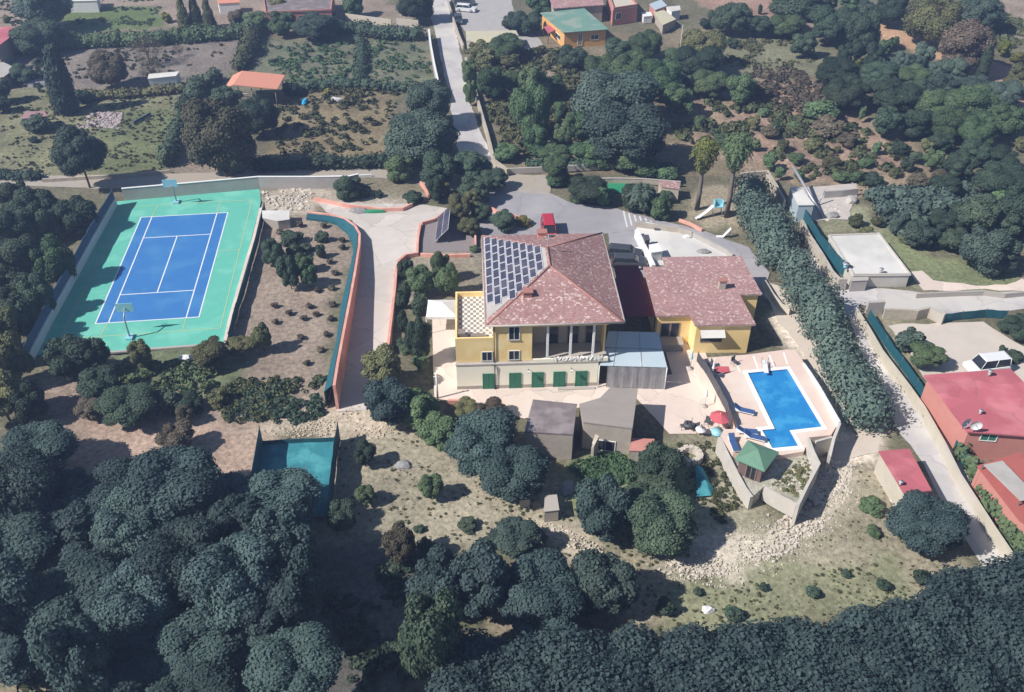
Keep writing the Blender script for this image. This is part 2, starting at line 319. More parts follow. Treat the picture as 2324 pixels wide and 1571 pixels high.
def vnoise(x, y, s, seed):
    rs = np.random.RandomState(seed); g = rs.rand(256,256); x = x/s; y = y/s
    xi = np.floor(x).astype(int); yi = np.floor(y).astype(int); fx = x-xi; fy = y-yi; fx = fx*fx*(3-2*fx); fy = fy*fy*(3-2*fy)
    a = g[xi%256, yi%256]; b = g[(xi+1)%256, yi%256]; c = g[xi%256, (yi+1)%256]; d = g[(xi+1)%256, (yi+1)%256]
    return (a*(1-fx)+b*fx)*(1-fy)+(c*(1-fx)+d*fx)*fy
# ------------------------------------------------------------------ ground sheet
def axis(lo, hi, st, far): a = list(np.arange(lo, hi+.01, st)); return np.array([lo-f for f in far[::-1]]+a+[hi+f for f in far])
gx = axis(-128, 128, .64, [10, 40, 150, 500, 1500]); gy = axis(28, 214, .6, [10, 40, 150, 500, 1500])
GX, GY = np.meshgrid(gx, gy, indexing='ij')
cov = np.zeros(GX.shape+(4,)); cov[...] = (.17,.155,.105,.7)
rel = np.full(GX.shape, .10)
wob = (vnoise(GX,GY,2.2,1)-.5)*2.6+(vnoise(GX,GY,.9,2)-.5)*1.4; wob2 = (vnoise(GX,GY,2.5,3)-.5)*2.6+(vnoise(GX,GY,.8,4)-.5)*1.4
SOIL=(.245,.195,.155); TILL=(.205,.175,.15); GRASS=(.15,.165,.085); DRY=(.265,.235,.165); PALE=(.46,.39,.30); OR=(.45,.29,.18); DK=(.09,.085,.06); SCR=(.15,.145,.105); MAUVE=(.27,.205,.175)
COVER = [  # crop, polygon, colour, greenness, relief
 ('D',[(-400,-300),(330,-300),(980,60),(980,70),(0,70),(-400,70)],(.27,.215,.17),.2,.05),
 ('D',[(140,20),(360,10),(380,60),(140,70)],(.13,.17,.07),.6,.05),
 ('D',[(0,90),(590,90),(520,170),(420,230),(380,205),(0,210)],TILL,.1,.06),
 ('D',[(0,205),(420,205),(400,330),(370,395),(0,400)],(.20,.195,.115),.5,.05),
 ('D',[(230,250),(400,240),(380,380),(230,395)],GRASS,.6,.05),
 ('D',[(590,90),(960,90),(985,190),(640,190),(560,170)],(.15,.155,.105),.5,.15),
 ('D',[(640,195),(900,195),(900,350),(600,360),(630,290)],(.21,.17,.105),.2,.2),
 ('D',[(400,330),(520,330),(640,380),(700,400),(390,400)],(.25,.20,.155),.1,.05),
 ('D',[(590,430),(850,415),(930,440),(960,465),(830,470),(720,455),(700,480),(590,480)],(.36,.31,.25),.1,.06),
 ('D',[(850,400),(1000,400),(960,450),(760,440)],(.23,.20,.14),.4,.05),
 ('D',[(590,490),(720,485),(800,540),(760,700),(740,880),(520,860),(540,700)],SOIL,.03,.04),
 ('D',[(100,860),(760,850),(740,960),(300,990),(100,1000)],(.25,.195,.155),.35,.12),
 ('D',[(150,960),(600,960),(600,1120),(150,1120)],(.32,.235,.185),.03,.05),
 ('D',[(230,790),(560,800),(560,880),(250,880)],(.13,.15,.085),.6,.2),
 ('D',[(560,975),(760,930),(850,905),(870,990),(800,1000),(760,990),(600,1000)],PALE,.02,.12),
 ('D',[(770,1000),(900,950),(1100,980),(1250,1100),(1400,1260),(1150,1220),(900,1270),(700,1240),(760,1150)],(.275,.245,.18),.25,.05),
 ('D',[(1240,1060),(1400,1020),(1560,1000),(1700,1160),(1560,1260),(1300,1180)],(.17,.19,.095),.6,.05),
 ('D',[(1500,985),(1640,985),(1680,1120),(1740,1180),(1700,1260),(1560,1260),(1600,1000)],(.26,.24,.17),.3,.05),
 ('D',[(1400,1210),(1700,1230),(1860,1130),(1900,1040),(2100,1100),(2200,1280),(2120,1370),(1500,1430),(1380,1400)],(.265,.235,.17),.35,.05),
 ('D',[(1500,1290),(2000,1260),(2100,1390),(1850,1430),(1500,1440)],(.21,.21,.13),.5,.05),
 ('D',[(1480,1300),(1540,1240),(1700,1220),(1830,1140),(1880,1050),(1930,1070),(1880,1180),(1760,1270),(1600,1310)],(.46,.41,.33),.05,.08),
 ('D',[(1200,1180),(1280,1200),(1370,1250),(1340,1265),(1230,1210)],PALE,.05,.08),
 ('D',[(700,1230),(900,1230),(940,1571),(700,1600)],(.10,.095,.085),.2,.1),  # tree shade right of the wood, painted into the ground colour
 ('D',[(0,1500),(220,1571),(200,1700),(-100,1700)],(.26,.22,.15),.3,.1),
 ('D',[(1080,1380),(1200,1400),(1180,1440),(1090,1450)],(.28,.23,.17),.2,.05),
 ('D',[(1060,90),(1700,60),(1800,200),(1750,400),(1150,390),(1060,200)],(.20,.165,.11),.3,.2),
 ('D',[(1540,200),(1700,170),(1900,230),(2060,300),(2140,380),(2050,470),(1800,410),(1600,350)],(.25,.19,.135),.25,.3),
 ('D',[(1130,150),(1270,150),(1250,220),(1140,170)],(.28,.215,.16),.2,.15),
 ('D',[(1600,70),(1850,80),(1880,160),(1650,190),(1620,120)],(.19,.185,.12),.5,.08),
 ('D',[(1560,-10),(1800,-10),(1800,50),(1680,60)],(.33,.22,.17),.1,.04),
 ('D',[(1680,180),(1880,180),(1960,260),(1980,330),(1830,290),(1720,240)],(.31,.215,.155),.15,.3),
 ('D',[(1690,240),(1960,280),(2060,360),(2080,450),(1900,410),(1560,330)],(.29,.205,.155),.2,.3),
 ('D',[(1960,20),(2100,80),(2330,160),(2340,230),(2180,160),(1990,90)],OR,.02,.06),
 ('D',[(2210,130),(2400,170),(2400,260),(2300,240)],(.40,.26,.2),.02,.04),
 ('D',[(2200,-20),(2400,-20),(2400,110),(2300,90)],(.27,.215,.17),.1,.08),
 ('D',[(1950,380),(2200,400),(2120,450),(1940,440)],(.28,.215,.15),.2,.25),
 ('D',[(1850,490),(1960,460),(2060,600),(2330,620),(2330,670),(2090,660),(1990,530),(1870,530)],(.22,.215,.14),.5,.04),
 ('D',[(2000,530),(2330,640),(2330,660),(2100,650),(2040,600)],(.16,.18,.095),.5,.04),
 ('D',[(1600,425),(1700,420),(1700,500),(1640,520),(1560,500)],(.29,.245,.175),.15,.04),
 ('D',[(940,575),(1080,560),(1090,680),(990,690),(900,700),(905,600)],(.23,.20,.15),.3,.05),
 ('D',[(950,500),(1080,500),(1080,570),(950,570)],(.22,.19,.175),.05,.02),
 ('D',[(1730,640),(1770,640),(1900,790),(2010,950),(2000,1040),(1890,1050),(1760,700)],(.68,.58,.48),.05,.04),
 ('D',[(1985,720),(2120,740),(2140,800),(2060,830),(1990,750)],(.22,.20,.14),.4,.05),
]
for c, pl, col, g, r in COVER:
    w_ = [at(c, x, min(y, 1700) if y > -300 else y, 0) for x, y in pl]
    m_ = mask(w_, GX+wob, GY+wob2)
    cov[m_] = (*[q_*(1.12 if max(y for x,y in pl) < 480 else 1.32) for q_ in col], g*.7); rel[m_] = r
FLAT = [[(125,790),(250,425),(600,420),(515,800)],[(700,450),(960,455),(1080,480),(1250,430),(1740,560),(1740,700),(1660,830),(1900,1000),(1660,1030),(1500,1000),(1000,905),(980,700),(880,930),(740,920)],
 [(970,0),(1060,0),(1130,300),(1180,400),(1250,440),(1000,440),(0,430),(0,390),(1010,370)],[(1800,560),(1900,560),(2000,640),(2330,660),(2330,760),(2050,740),(2330,1400),(2280,1400),(1960,1000)],[(990,0),(1430,0),(1480,120),(1000,100)],[(2020,730),(2330,720),(2330,1100),(2050,900)]]
for pl in FLAT: rel[mask(P('D', pl), GX, GY)] = 0.0
k_ = np.ones((3,3))/9
for _ in range(2):
    pd = np.pad(cov, ((1,1),(1,1),(0,0)), 'edge'); cov = (cov*2+pd[2:,1:-1]+pd[:-2,1:-1]+pd[1:-1,2:]+pd[1:-1,:-2])/6
inner = (GX>-128)&(GX<128)&(GY>28)&(GY<214)
GZ = np.where(inner, -rel+(vnoise(GX,GY,3.1,5)-.5)*2*rel+(vnoise(GX,GY,1.1,6)-.5)*1.2*rel, 0)-.006
nx, ny = GX.shape; co = np.stack([GX,GY,GZ],-1).reshape(-1,3)
ii = np.arange(nx*ny).reshape(nx,ny); q = np.stack([ii[:-1,:-1],ii[1:,:-1],ii[1:,1:],ii[:-1,1:]],-1).reshape(-1,4)
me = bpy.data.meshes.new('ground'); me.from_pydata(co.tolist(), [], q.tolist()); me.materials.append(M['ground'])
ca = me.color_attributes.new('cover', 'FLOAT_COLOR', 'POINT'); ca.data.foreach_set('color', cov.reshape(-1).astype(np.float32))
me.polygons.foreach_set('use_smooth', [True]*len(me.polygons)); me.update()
go = bpy.data.objects.new('ground', me); C.objects.link(go); tag(go, kind='structure')

# ------------------------------------------------------------------ roads, paved surfaces (thin stacked sheets)
region('road', P('B',[(690,-60),(795,-60),(832,200),(885,420),(925,650),(985,850),(1085,1060),(1110,1180),(880,1180),(855,1040),(800,700),(745,420),(690,200),(655,60)]), M['road'], .004, .15)
region('road', P('D',[(-60,418),(-60,398),(300,398),(600,385),(900,380),(1040,384),(1250,400),(1245,442),(1000,428),(850,402),(600,412),(250,428)]), mat('dirt_road',(.40,.36,.31),(.30,.27,.24),.6,.6,col3=(.36,.31,.25)), .008, .25)
region('parking', P('D',[(1020,478),(1060,420),(1100,425),(1180,415),(1245,438),(1290,458),(1400,474),(1500,500),(1600,525),(1700,562),(1745,620),(1740,680),(1700,640),(1480,640),(1400,640),(1380,530),(1100,540),(1085,510)]), M['asph'], .004, .1)
region('driveway', P('D',[(715,452),(830,463),(945,462),(1020,474),(1000,500),(960,505),(950,520),(946,575),(910,588),(895,625),(890,800),(860,930),(762,935),(780,760),(815,560),(800,500),(740,482)]), M['pave'], .012, .06)
region('driveway', P('B',[(830,-60),(1190,-60),(1230,120),(1390,260),(1430,330),(1290,340),(1240,220),(900,210),(850,150)]), mat('yard_concrete',(.42,.40,.38),(.33,.31,.30),.6,.6), .012, .1)
region('courtyard', P('D',[(980,700),(1040,690),(1040,870),(1400,870),(1525,850),(1500,760),(1600,740),(1600,800),(1620,840),(1660,960),(1640,985),(1520,985),(1440,900),(1190,950),(1060,915),(985,905)]), M['court'], .016, .04)
region('road', P('G',[(800,480),(980,520),(1090,720),(1160,740),(1640,780),(2400,780),(2400,885),(1800,960),(1400,905),(1235,860),(1215,930),(1350,1165),(1655,1560),(1900,1870),(2150,2450),(2330,2740),(2230,2740),(2040,2600),(1920,2400),(1760,2130),(1620,1860),(1470,1680),(1380,1430),(1250,1200),(1160,960),(1000,700)]), M['road'], .004, .12)
region('yard', P('G',[(1420,1000),(1760,985),(2060,975),(2400,1200),(2400,1600),(1700,1400),(1600,1250)]), mat('yard_screed',(.58,.51,.44),(.47,.42,.37),.4,.6), .008, .2)
region('path', P('G',[(1560,650),(1640,640),(1720,700),(2000,740),(2200,730),(2330,690),(2330,770),(2070,765),(1650,770)]), M['court'], .016, .2)
region('path', P('D',[(1728,640),(1775,650),(1850,720),(1900,790),(2005,950),(1995,1030),(1900,1046),(1840,1010),(1935,1000),(1890,900),(1820,800),(1760,720)]), mat('beige_path',(.60,.52,.44),(.50,.43,.36),.7,.6,col3=(.55,.50,.42)), .008, .2)
region('path', P('L',[(1860,740),(1960,690),(2340,640),(2500,900),(1860,900)]), M['offw'], .01, .2)
region('path', P('G',[(760,85),(1220,60),(1230,110),(1150,300),(930,310),(900,290)]), mat('pale_slab',(.55,.50,.46),(.40,.36,.33),1.2,.6), .012, .3)

# ---------------- tennis court
S = .38726/1.13425
cpoly = P('N',[(760,180),(1725,96),(1735,180),(1490,1122),(640,1185),(200,1200)])
region('tennis_court', cpoly, M['cgreen'], .02, 0)
fitc = (Vector((-45.234,80.034,0)), .115646)
def cw(x, y, z=0): c_, s_ = math.cos(fitc[1]), math.sin(fitc[1]); return Vector((fitc[0].x+c_*x-s_*y, fitc[0].y+s_*x+c_*y, z))
def cl(mb, pts, wd, z):
    for (x0,y0),(x1,y1) in zip(pts[:-1], pts[1:]):
        d = Vector((x1-x0, y1-y0)).normalized(); n_ = Vector((-d.y, d.x))*wd/2; e = d*wd/2
        a = Vector((x0,y0))-e; b = Vector((x1,y1))+e
        q = [cw(*(a+n_)), cw(*(b+n_)), cw(*(b-n_)), cw(*(a-n_))][::-1]
        mb.add([(p.x,p.y,z) for p in q], [(0,1,2,3)])
W_, L_ = 10.97, 23.77
region('court_surface', [cw(0,0),cw(W_,0),cw(W_,L_),cw(0,L_)], M['cblue'], .024, 0)
mb = MB(); z = .028; lw = .13
lines = [[(0,0),(W_,0)],[(0,L_),(W_,L_)],[(0,0),(0,L_)],[(W_,0),(W_,L_)],[(1.37,0),(1.37,L_)],[(W_-1.37,0),(W_-1.37,L_)],[(1.37,5.485),(W_-1.37,5.485)],[(1.37,L_-5.485),(W_-1.37,L_-5.485)],[(W_/2,5.485),(W_/2,L_-5.485)]]
for i, l in enumerate(lines): cl(mb, l, lw, z+i*.001)
o = mb.build('court_markings', M['line']); tag(o, kind='structure')
mb = MB()
for i, l in enumerate([[(-3.0,-2.5),(W_+2.6,-2.4)],[(W_+2.6,-2.4),(W_+2.75,L_+3.2)],[(W_+2.75,L_+3.2),(-2.6,L_+3.1)],[(-2.6,L_+3.1),(-3.0,-2.5)],[(1.1,-2.5),(1.3,-.2)],[(W_-1.35,-2.4),(W_-1.37,-.2)],[(1.37,L_+.2),(1.5,L_+3.1)],[(W_-1.37,L_+.2),(W_-1.3,L_+3.1)],[(W_+.1,14.0),(W_+2.7,14.0)]]): cl(mb, l, .11, .032+i*.001)
o = mb.build('court_markings', M['yline']); tag(o, kind='structure')

# ------------------------------------------------------------------ walls and fences
def wall_t(name, label, cat, c, tops, hs, th, mt, z0=0, cap=None, group=None, base=False):
    """a wall whose TOP centre line runs through the picture points (or its base when base=True)"""
    if not isinstance(hs,(list,tuple)): hs = [hs]*len(tops)
    pts = [at(c,x,y,z0 if base else z0+h) for (x,y),h in zip(tops,hs)]
    root = thing(name, label, cat, (pts[0].x, pts[0].y, 0), group=group)
    def off(o): o.location = (-pts[0].x, -pts[0].y, 0); return o
    off(MB().wall(pts, th, hs, z0-.3 if False else z0).build('wall_body', mt, root))
    if cap: 
        q = MB().wall(pts, th+.08, [.07]*len(pts), [z0+h+.002 for h in hs]); off(q.build('coping', cap, root))
    return root, pts
def fence(name, label, c, base, h, mt, gap=2.6, z0=0, group=None, pts=None, th=.03, post=.045, pm=None):
    pts = pts or P(c, base, z0); root = thing(name, label, 'fence', (pts[0].x,pts[0].y,z0), group=group); o0 = Vector((pts[0].x,pts[0].y,z0))
    lp = []; 
    for a,b in zip(pts[:-1],pts[1:]):
        k = max(1,int((b-a).length/gap))
        for j in range(k): lp.append(a.lerp(b,j/k))
    lp.append(pts[-1]); ln = []
    for a,b in zip(lp[:-1],lp[1:]):
        for j in range(4):
            p = a.lerp(b,j/4); d = (b-a).normalized(); p = p+Vector((-d.y,d.x,0))*random.uniform(-.04,.04)*(j>0); ln.append(p)
    ln.append(lp[-1])
    hs = [h*(1-random.random()*.05-(.05 if i%4==2 else 0)) for i in range(len(ln))]
    MB().wall([p-o0 for p in ln], th, hs, .03).build('net_panel', mt, root)
    for p in lp[:60]:
        q = p-o0; MB().tube([(q.x,q.y,0),(q.x,q.y,h+.08)], post, n=6).build('post', pm or M['metald'], root)
    return root
# court surround
LB = [(775,205),(640,445),(500,700),(330,1010),(190,1290)]
wall_t('screen_wall','concrete base wall along the left side of the tennis court','wall','N',LB,1.1,.3,M['white'],base=True,cap=M['white'])
pp = [p_+Vector((0,0,1.1)) for p_ in P('N',LB,0)]
fence('court_fence','tall dark blue screened fence on the left edge of the tennis court','N',None,1.3,M['navy'],3.2,1.1,pts=pp,th=.05)
wall_t('boundary_wall','long pale concrete wall with posts between the tennis court and the dirt road','wall','N',[(830,172),(1250,135),(1730,92),(2100,92),(2330,88),(2390,74)],1.75,.22,M['conc'],base=True,cap=M['white'])
o_ = [at('N',x,y,0) for x,y in ((990,160),(1240,136),(1505,113),(1825,92),(2100,92))]
for p in o_: pass
wall_t('court_kerb','low pinkish concrete kerb wall on the right side of the tennis court','wall','N',[(1737,235),(1690,430),(1610,700),(1530,980),(1500,1118)],.35,.35,M['court'],base=True)
fence('net_fence','teal netting fence between the tennis court and the planted brown plot','N',[(1765,240),(1720,440),(1650,700),(1570,960),(1530,1120)],1.3,M['teal'],3)
wall_t('court_kerb','low concrete kerb at the near end of the tennis court','wall','N',[(1500,1128),(1000,1165),(640,1195)],.18,.3,M['conc'],base=True)
# orange wall of the plot
OT = [(2045-2195,245),(0,262),(95,288),(165,338),(195,390),(192,470),(165,640),(130,830),(85,1060),(48,1260),(25,1400)]
OT = [(-150,246)]+OT[1:]
OH = [.5,.55,.7,.9,1.2,1.4,1.9,2.2,2.6,3.0,3.0]
r_, pts = wall_t('garden_wall','long curved terracotta wall between the planted brown plot and the driveway','wall','E',OT,OH,.28,M['orange'])
pn = [p-Vector((.75,-.15,0)) for p in pts]; mbn = MB(); vs = []
for i,p in enumerate(pts):
    a = Vector((p.x-.22, p.y+.05, OH[i]-.05)); b = Vector((p.x-.95-.15*math.sin(i*2.1), p.y+.1, max(.35,OH[i]-.9)))
    if i < 2: a = Vector((p.x, p.y-.25, OH[i]-.1)); b = Vector((p.x, p.y-1.3, .3))
    elif i < 5: b = Vector((p.x-.9, p.y-.7, max(.3,OH[i]-.8)))
    vs += [a, b, Vector((b.x-.02,b.y,0))]
mbn.add(vs, [f for i in range(len(pts)-1) for f in ((3*i,3*i+1,3*i+4,3*i+3),(3*i+1,3*i+2,3*i+5,3*i+4))])
o = mbn.build('net_skirt', M['teal']); recen(o, (pts[0].x,pts[0].y,0)); tag(o,'teal netting draped along the inside of the curved terracotta wall','netting')
wall_t('garden_wall','terracotta wall on the right side of the driveway running down from the solar rack plot','wall','E',[(600,318),(582,420),(578,516),(500,528),(455,568),(437,640),(430,740),(412,900),(395,1040),(380,1160)],[.5,.5,.5,.6,.7,.8,.9,1,1,1],.28,M['orange'])
wall_t('garden_wall','short terracotta wall along the near side of the solar rack plot','wall','E',[(600,522),(700,530),(800,530),(930,525)],.45,.25,M['orange'])
wall_t('garden_wall','short terracotta wall on the right side of the solar rack plot','wall','E',[(955,225),(962,330),(965,465)],.5,.25,M['orange'])
wall_t('garden_wall','low terracotta wall slanting behind the solar rack','wall','E',[(610,315),(690,292),(760,246)],.45,.22,M['orange'])
wall_t('garden_wall','low terracotta wall edging the triangular bed above the driveway','wall','B',[(-110,1312),(0,1334),(130,1362),(350,1384),(480,1380),(545,1350)],.5,.25,M['orange'])
wall_t('garden_wall','terracotta wall piece on the right end of the triangular bed','wall','B',[(600,1205),(630,1240),(655,1295)],.6,.25,M['orange'])
wall_t('garden_wall','thin terracotta wall round the dark planting beside the parking area','wall','B',[(940,1390),(1040,1358),(1120,1405),(1230,1430),(1330,1468)],.5,.22,M['orange'])
wall_t('garden_wall','low terracotta border right of the white terrace','wall','F',[(770,440),(880,480),(1000,540)],.4,.25,M['orange'])
wall_t('garden_wall','short pink wall at the near left corner of the courtyard','wall','J',[(1425,205),(1540,205)],.5,.25,M['orange'])
# lane walls
wall_t('lane_wall','grey wall along the left side of the lane running to the top edge','wall','B',[(655,195),(668,300),(690,420),(712,520),(745,620)],1.9,.25,M['conc'],base=False,cap=M['white'])
wall_t('lane_wall','low ochre wall on the right side of the lane at the top','wall','B',[(775,-20),(815,110),(850,215),(885,300)],1.0,.3,M['rough'])
wall_t('lane_wall','long ochre wall on the right side of the lane down to its corner','wall','B',[(900,380),(945,520),(990,690),(1045,880),(1090,1060),(1180,1125)],1.1,.35,M['rough'])
wall_t('lane_wall','low grey stone wall running right from the lane corner','wall','B',[(1180,1120),(1400,1110),(1680,1095),(1990,1080)],.9,.25,M['conc'])
wall_t('field_wall','grey block wall with dark slots behind the cycad bed','wall','B',[(1680,1190),(1880,1186),(2080,1190),(2330,1210)],.7,.2,M['rough'],cap=M['conc'])
wall_t('block_wall','cream block wall at the top beside the lane, left piece','wall','B',[(100,90),(250,110),(405,130)],1.5,.2,M['yblock'])
wall_t('block_wall','cream block wall at the top beside the lane, right piece','wall','B',[(440,122),(585,135)],1.5,.2,M['yblock'])
wall_t('field_wall','low earth-grey wall along the far side of the dirt road','wall','A',[(280,1190),(700,1165),(1130,1130)],.5,.25,M['rough'])
wall_t('kerb_wall','low white kerb wall beside the junction of lane and dirt road','wall','B',[(0,1178),(275,1158)],.4,.2,M['white'])
# right hand lane
wall_t('rough_wall','tan concrete wall left of the slim white-roofed shed','wall','C',[(440,1150),(620,1135),(680,1230),(735,1330)],1.6,.3,M['rough'])
wall_t('rough_wall','rough beige wall on the right side of the upper lane beside the hedge','wall','G',[(850,300),(900,400),(980,520),(1050,640),(1100,690),(1150,690)],1.5,.35,M['rough'])
fence('net_fence','dark green netting fence on top of the bank left of the white flat-roofed building','G',[(800,220),(900,400),(1010,560),(1090,650),(1160,700)],1.9,M['teal'],3)
wall_t('lane_wall','long beige wall along the right side of the lower lane','wall','G',[(1215,895),(1290,1010),(1380,1165),(1560,1400),(1660,1540),(1790,1770),(1900,1990),(2120,2330),(2330,2640)],[1.1,1.1,1.2,1.2,1.2,1.2,1.2,1.2,1.2],.25,M['yblock'])
fence('net_fence','teal netting fence behind the beige wall of the lower lane','G',[(1285,960),(1400,1140),(1500,1280),(1600,1420),(1690,1560),(1830,1790),(1920,1960)],1.25,M['teal'],3)
wall_t('gate_wall','grey gate wall at the entrance of the east road','wall','G',[(1290,845),(1400,840)],1.6,.4,M['conc'])
wall_t('road_wall','low wall along the far side of the east road','wall','G',[(1610,790),(1850,778),(2060,772),(2200,790),(2400,770)],.6,.2,M['conc'])
wall_t('road_wall','crumbling grey wall along the near side of the east road','wall','G',[(1400,890),(1520,895),(1620,900),(1700,880),(1800,930)],1.3,.3,M['rough'])
fence('net_fence','green net fence at the far side of the beige yard','G',[(1760,985),(1900,965),(2060,950),(2200,960)],1.1,M['teal'],3)
wall_t('block_wall','pale block wall behind the broken slab of the upper right plot','wall','G',[(1000,110),(1120,102),(1225,90)],1.0,.25,M['conc'])
# courtyard and pool side
DZ = 1.75; HZ = 1.25
deck = P('K',[(140,-70),(480,-95),(750,-130),(805,-128),(850,-60),(890,0),(960,110),(1095,350),(1040,440),(895,455),(862,548),(700,575),(390,560),(305,450),(330,400),(435,400),(370,270),(290,150),(200,20)], DZ)
pool = P('K',[(488,28),(750,3),(978,385),(765,410),(822,512),(652,528),(583,408),(668,400)], DZ)
def offs(poly, d):
    n = len(poly); out = []; a = sum(poly[i][0]*poly[(i+1)%n][1]-poly[(i+1)%n][0]*poly[i][1] for i in range(n)); sg = 1 if a > 0 else -1
    for i in range(n):
        p0,p,p1 = [Vector(poly[k%n][:2]) for k in (i-1,i,i+1)]; d1=(p-p0).normalized(); d2=(p1-p).normalized(); n1=Vector((d1.y,-d1.x))*sg; n2=Vector((d2.y,-d2.x))*sg
        b = (n1+n2).normalized(); out.append(Vector((*(p+b*d/max(.35,b.dot(n1))), poly[i][2])))
    return out
cop = offs(pool, .42)
def holed(name, outer, hole, z, mt, skirt=0, parent=None):
    pts = [Vector((*p[:2],0)) for p in outer]; h_ = [Vector((*p[:2],0)) for p in hole]
    tri = tessellate_polygon([pts, h_]); al = outer+hole; fs = []
    for tr in tri:
        a_,b_,c_ = [al[i] for i in tr]; up = (b_[0]-a_[0])*(c_[1]-a_[1])-(b_[1]-a_[1])*(c_[0]-a_[0]) > 0
        fs.append(tuple(tr) if up else tuple(tr[::-1]))
    mb = MB().add([(p[0],p[1],z) for p in al], fs)
    n = len(outer)
    if skirt:
        mb.add([(p[0],p[1],z) for p in outer]+[(p[0],p[1],z-skirt) for p in outer], [(i,(i+1)%n,(i+1)%n+n,i+n) for i in range(n)])
    return mb.build(name, mt, parent)
o = holed('pool_deck', deck, cop, DZ, M['deck'], DZ+.2); tag(o, kind='structure')
pr = thing('swimming_pool','L-shaped blue swimming pool with white coping in the pinkish deck','swimming pool',(pool[0].x,pool[0].y,0))
def under(o, root): o.parent = root; o.location = -root.location; return o
under(holed('coping', cop, pool, DZ+.03, M['cop']), pr)
n = len(pool); under(MB().add([(p.x,p.y,DZ+.03) for p in pool]+[(p.x,p.y,DZ-1.2) for p in pool],[(i,i+n,(i+1)%n+n,(i+1)%n) for i in range(n)]).build('basin_wall', M['cblue']), pr)
under(MB().add([(p.x,p.y,DZ+.03) for p in cop]+[(p.x,p.y,DZ-.2) for p in cop],[(i,(i+1)%n,(i+1)%n+n,i+n) for i in range(n)]).build('coping_edge', M['cop']), pr)
under(MB().sheet(pool, DZ-.10).build('water', M['water']), pr)
# white strips on the deck near the annex
for i,(a,b) in enumerate((((395,-60),(430,20)),((520,-85),(555,15)),((625,-90),(660,-5)),((720,-110),(745,-30)))):
    q = P('K',[a,(a[0]+12,a[1]),(b[0]+12,b[1]),b],DZ); o = MB().sheet(q, DZ+.005).build('deck_joint', M['cop']); tag(o, kind='structure')
hut_t = P('K',[(305,455),(390,562),(700,577),(890,460),(962,628),(822,902),(600,780),(520,850),(400,690)], HZ)
o = MB().prism(hut_t, -.2, HZ).build('terrace', M['ground']); tag(o, kind='structure')
cx_ = o.data.color_attributes.new('cover','FLOAT_COLOR','POINT')
for d_ in cx_.data: d_.color = (.40,.38,.31,.5)
wall_t('garden_wall','white low wall left of the green-roofed hut','wall','K',[(300,452),(350,560),(415,690),(470,790),(515,850)],[1.8,1.7,1.6,1.5,1.5],.3,M['dwall'])
wall_t('garden_wall','rust-stained wall with pale top below the green-roofed hut','wall','K',[(600,785),(700,842),(812,902)],1.5,.28,M['dwall'])
wall_t('garden_wall','tall white wall with its shaded side to the right of the green-roofed hut','wall','K',[(822,900),(880,780),(962,625),(925,550),(892,460)],[2.5,2.5,2.6,2.6,2.6],.25,M['dwall'])
wall_t('garden_wall','white retaining wall at the right corner of the pool deck','wall','K',[(1034,575),(1060,460),(1100,358)],[2.1,2.3,2.5],.25,M['dwall'])
wall_t('garden_wall','low white wall along the near right edge of the pool deck','wall','K',[(940,480),(1050,450)],2.2,.2,M['dwall'])
fence('mesh_fence','dark mesh fence on the left edge of the pool deck','K',[(150,-50),(205,25),(290,180),(345,290),(370,390)],1.15,M['metald'],2.2,DZ,th=.02)
wall_t('retaining_wall','dark edged retaining wall on the right side of the pool deck','wall','K',[(860,-40),(900,15),(965,115),(1100,350)],[1.85,1.95,2.1,2.5],.18,M['white'])
wall_t('garden_wall','long pale wall between the annex and the path to the pool','wall','F',[(1620,1050),(1700,1180),(1790,1290),(1880,1340)],.8,.3,M['yblock'])
# teal pit
region('netting_floor', P('J',[(195,500),(700,462),(640,985),(150,980),(160,740)]), M['tealp'], .01, .1)
fence('net_fence','teal net fence on the left side of the netted pit','J',[(200,505),(160,760),(130,900)],2.3,M['teal'],2.5)
fence('net_fence','teal net fence on the right side of the netted pit','J',[(712,480),(685,640),(650,1000)],2.3,M['teal'],2.5)
fence('net_fence','teal net fence at the far end of the netted pit','J',[(200,505),(450,490),(712,480)],.5,M['teal'],2.5)
# ------------------------------------------------------------------ buildings
def obox(mb, a, b, d0, d1, z0, z1, s0=0, s1=1):
    """box along the edge a->b, from d0 to d1 outward (right-hand side of a->b)"""
    a = Vector(a[:2]); b = Vector(b[:2]); d = (b-a).normalized(); n = Vector((d.y,-d.x)); L = (b-a).length
    p = [a+d*s0+n*d0, a+d*s1+n*d0, a+d*s1+n*d1, a+d*s0+n*d1]
    return mb.prism([(q.x,q.y) for q in p], z0, z1)
def edge_hit(a, b, c, x, y):
    a = Vector(a[:2]); b = Vector(b[:2]); d = (b-a).normalized(); r = ray(c, x, y); n = Vector((d.y,-d.x))
    k = n.dot(a)/(n.x*r[0]+n.y*r[1]); p = Vector((r[0]*k, r[1]*k)); return (p-a).dot(d), H+r[2]*k
def opening(root, a, b, s0, s1, z0, z1, kind='window', fm=None, pm=None, leaf=False):
    f = MB()
    for q in ((s0-.07,s0,z0-.07,z1+.07),(s1,s1+.07,z0-.07,z1+.07),(s0,s1,z1,z1+.07),(s0,s1,z0-.07,z0)): obox(f, a, b, .002, .07, q[2], q[3], q[0], q[1])
    if s1-s0 > .7: obox(f, a, b, .002, .05, z0, z1, (s0+s1)/2-.025, (s0+s1)/2+.025)
    w_ = f.build(kind, fm or M['white'], root); w_.location = -root.location
    p = MB(); obox(p, a, b, .004, .025, z0, z1, s0, s1); p_ = p.build('shutter' if leaf else 'pane', pm or M['glassd'], w_)
    return w_
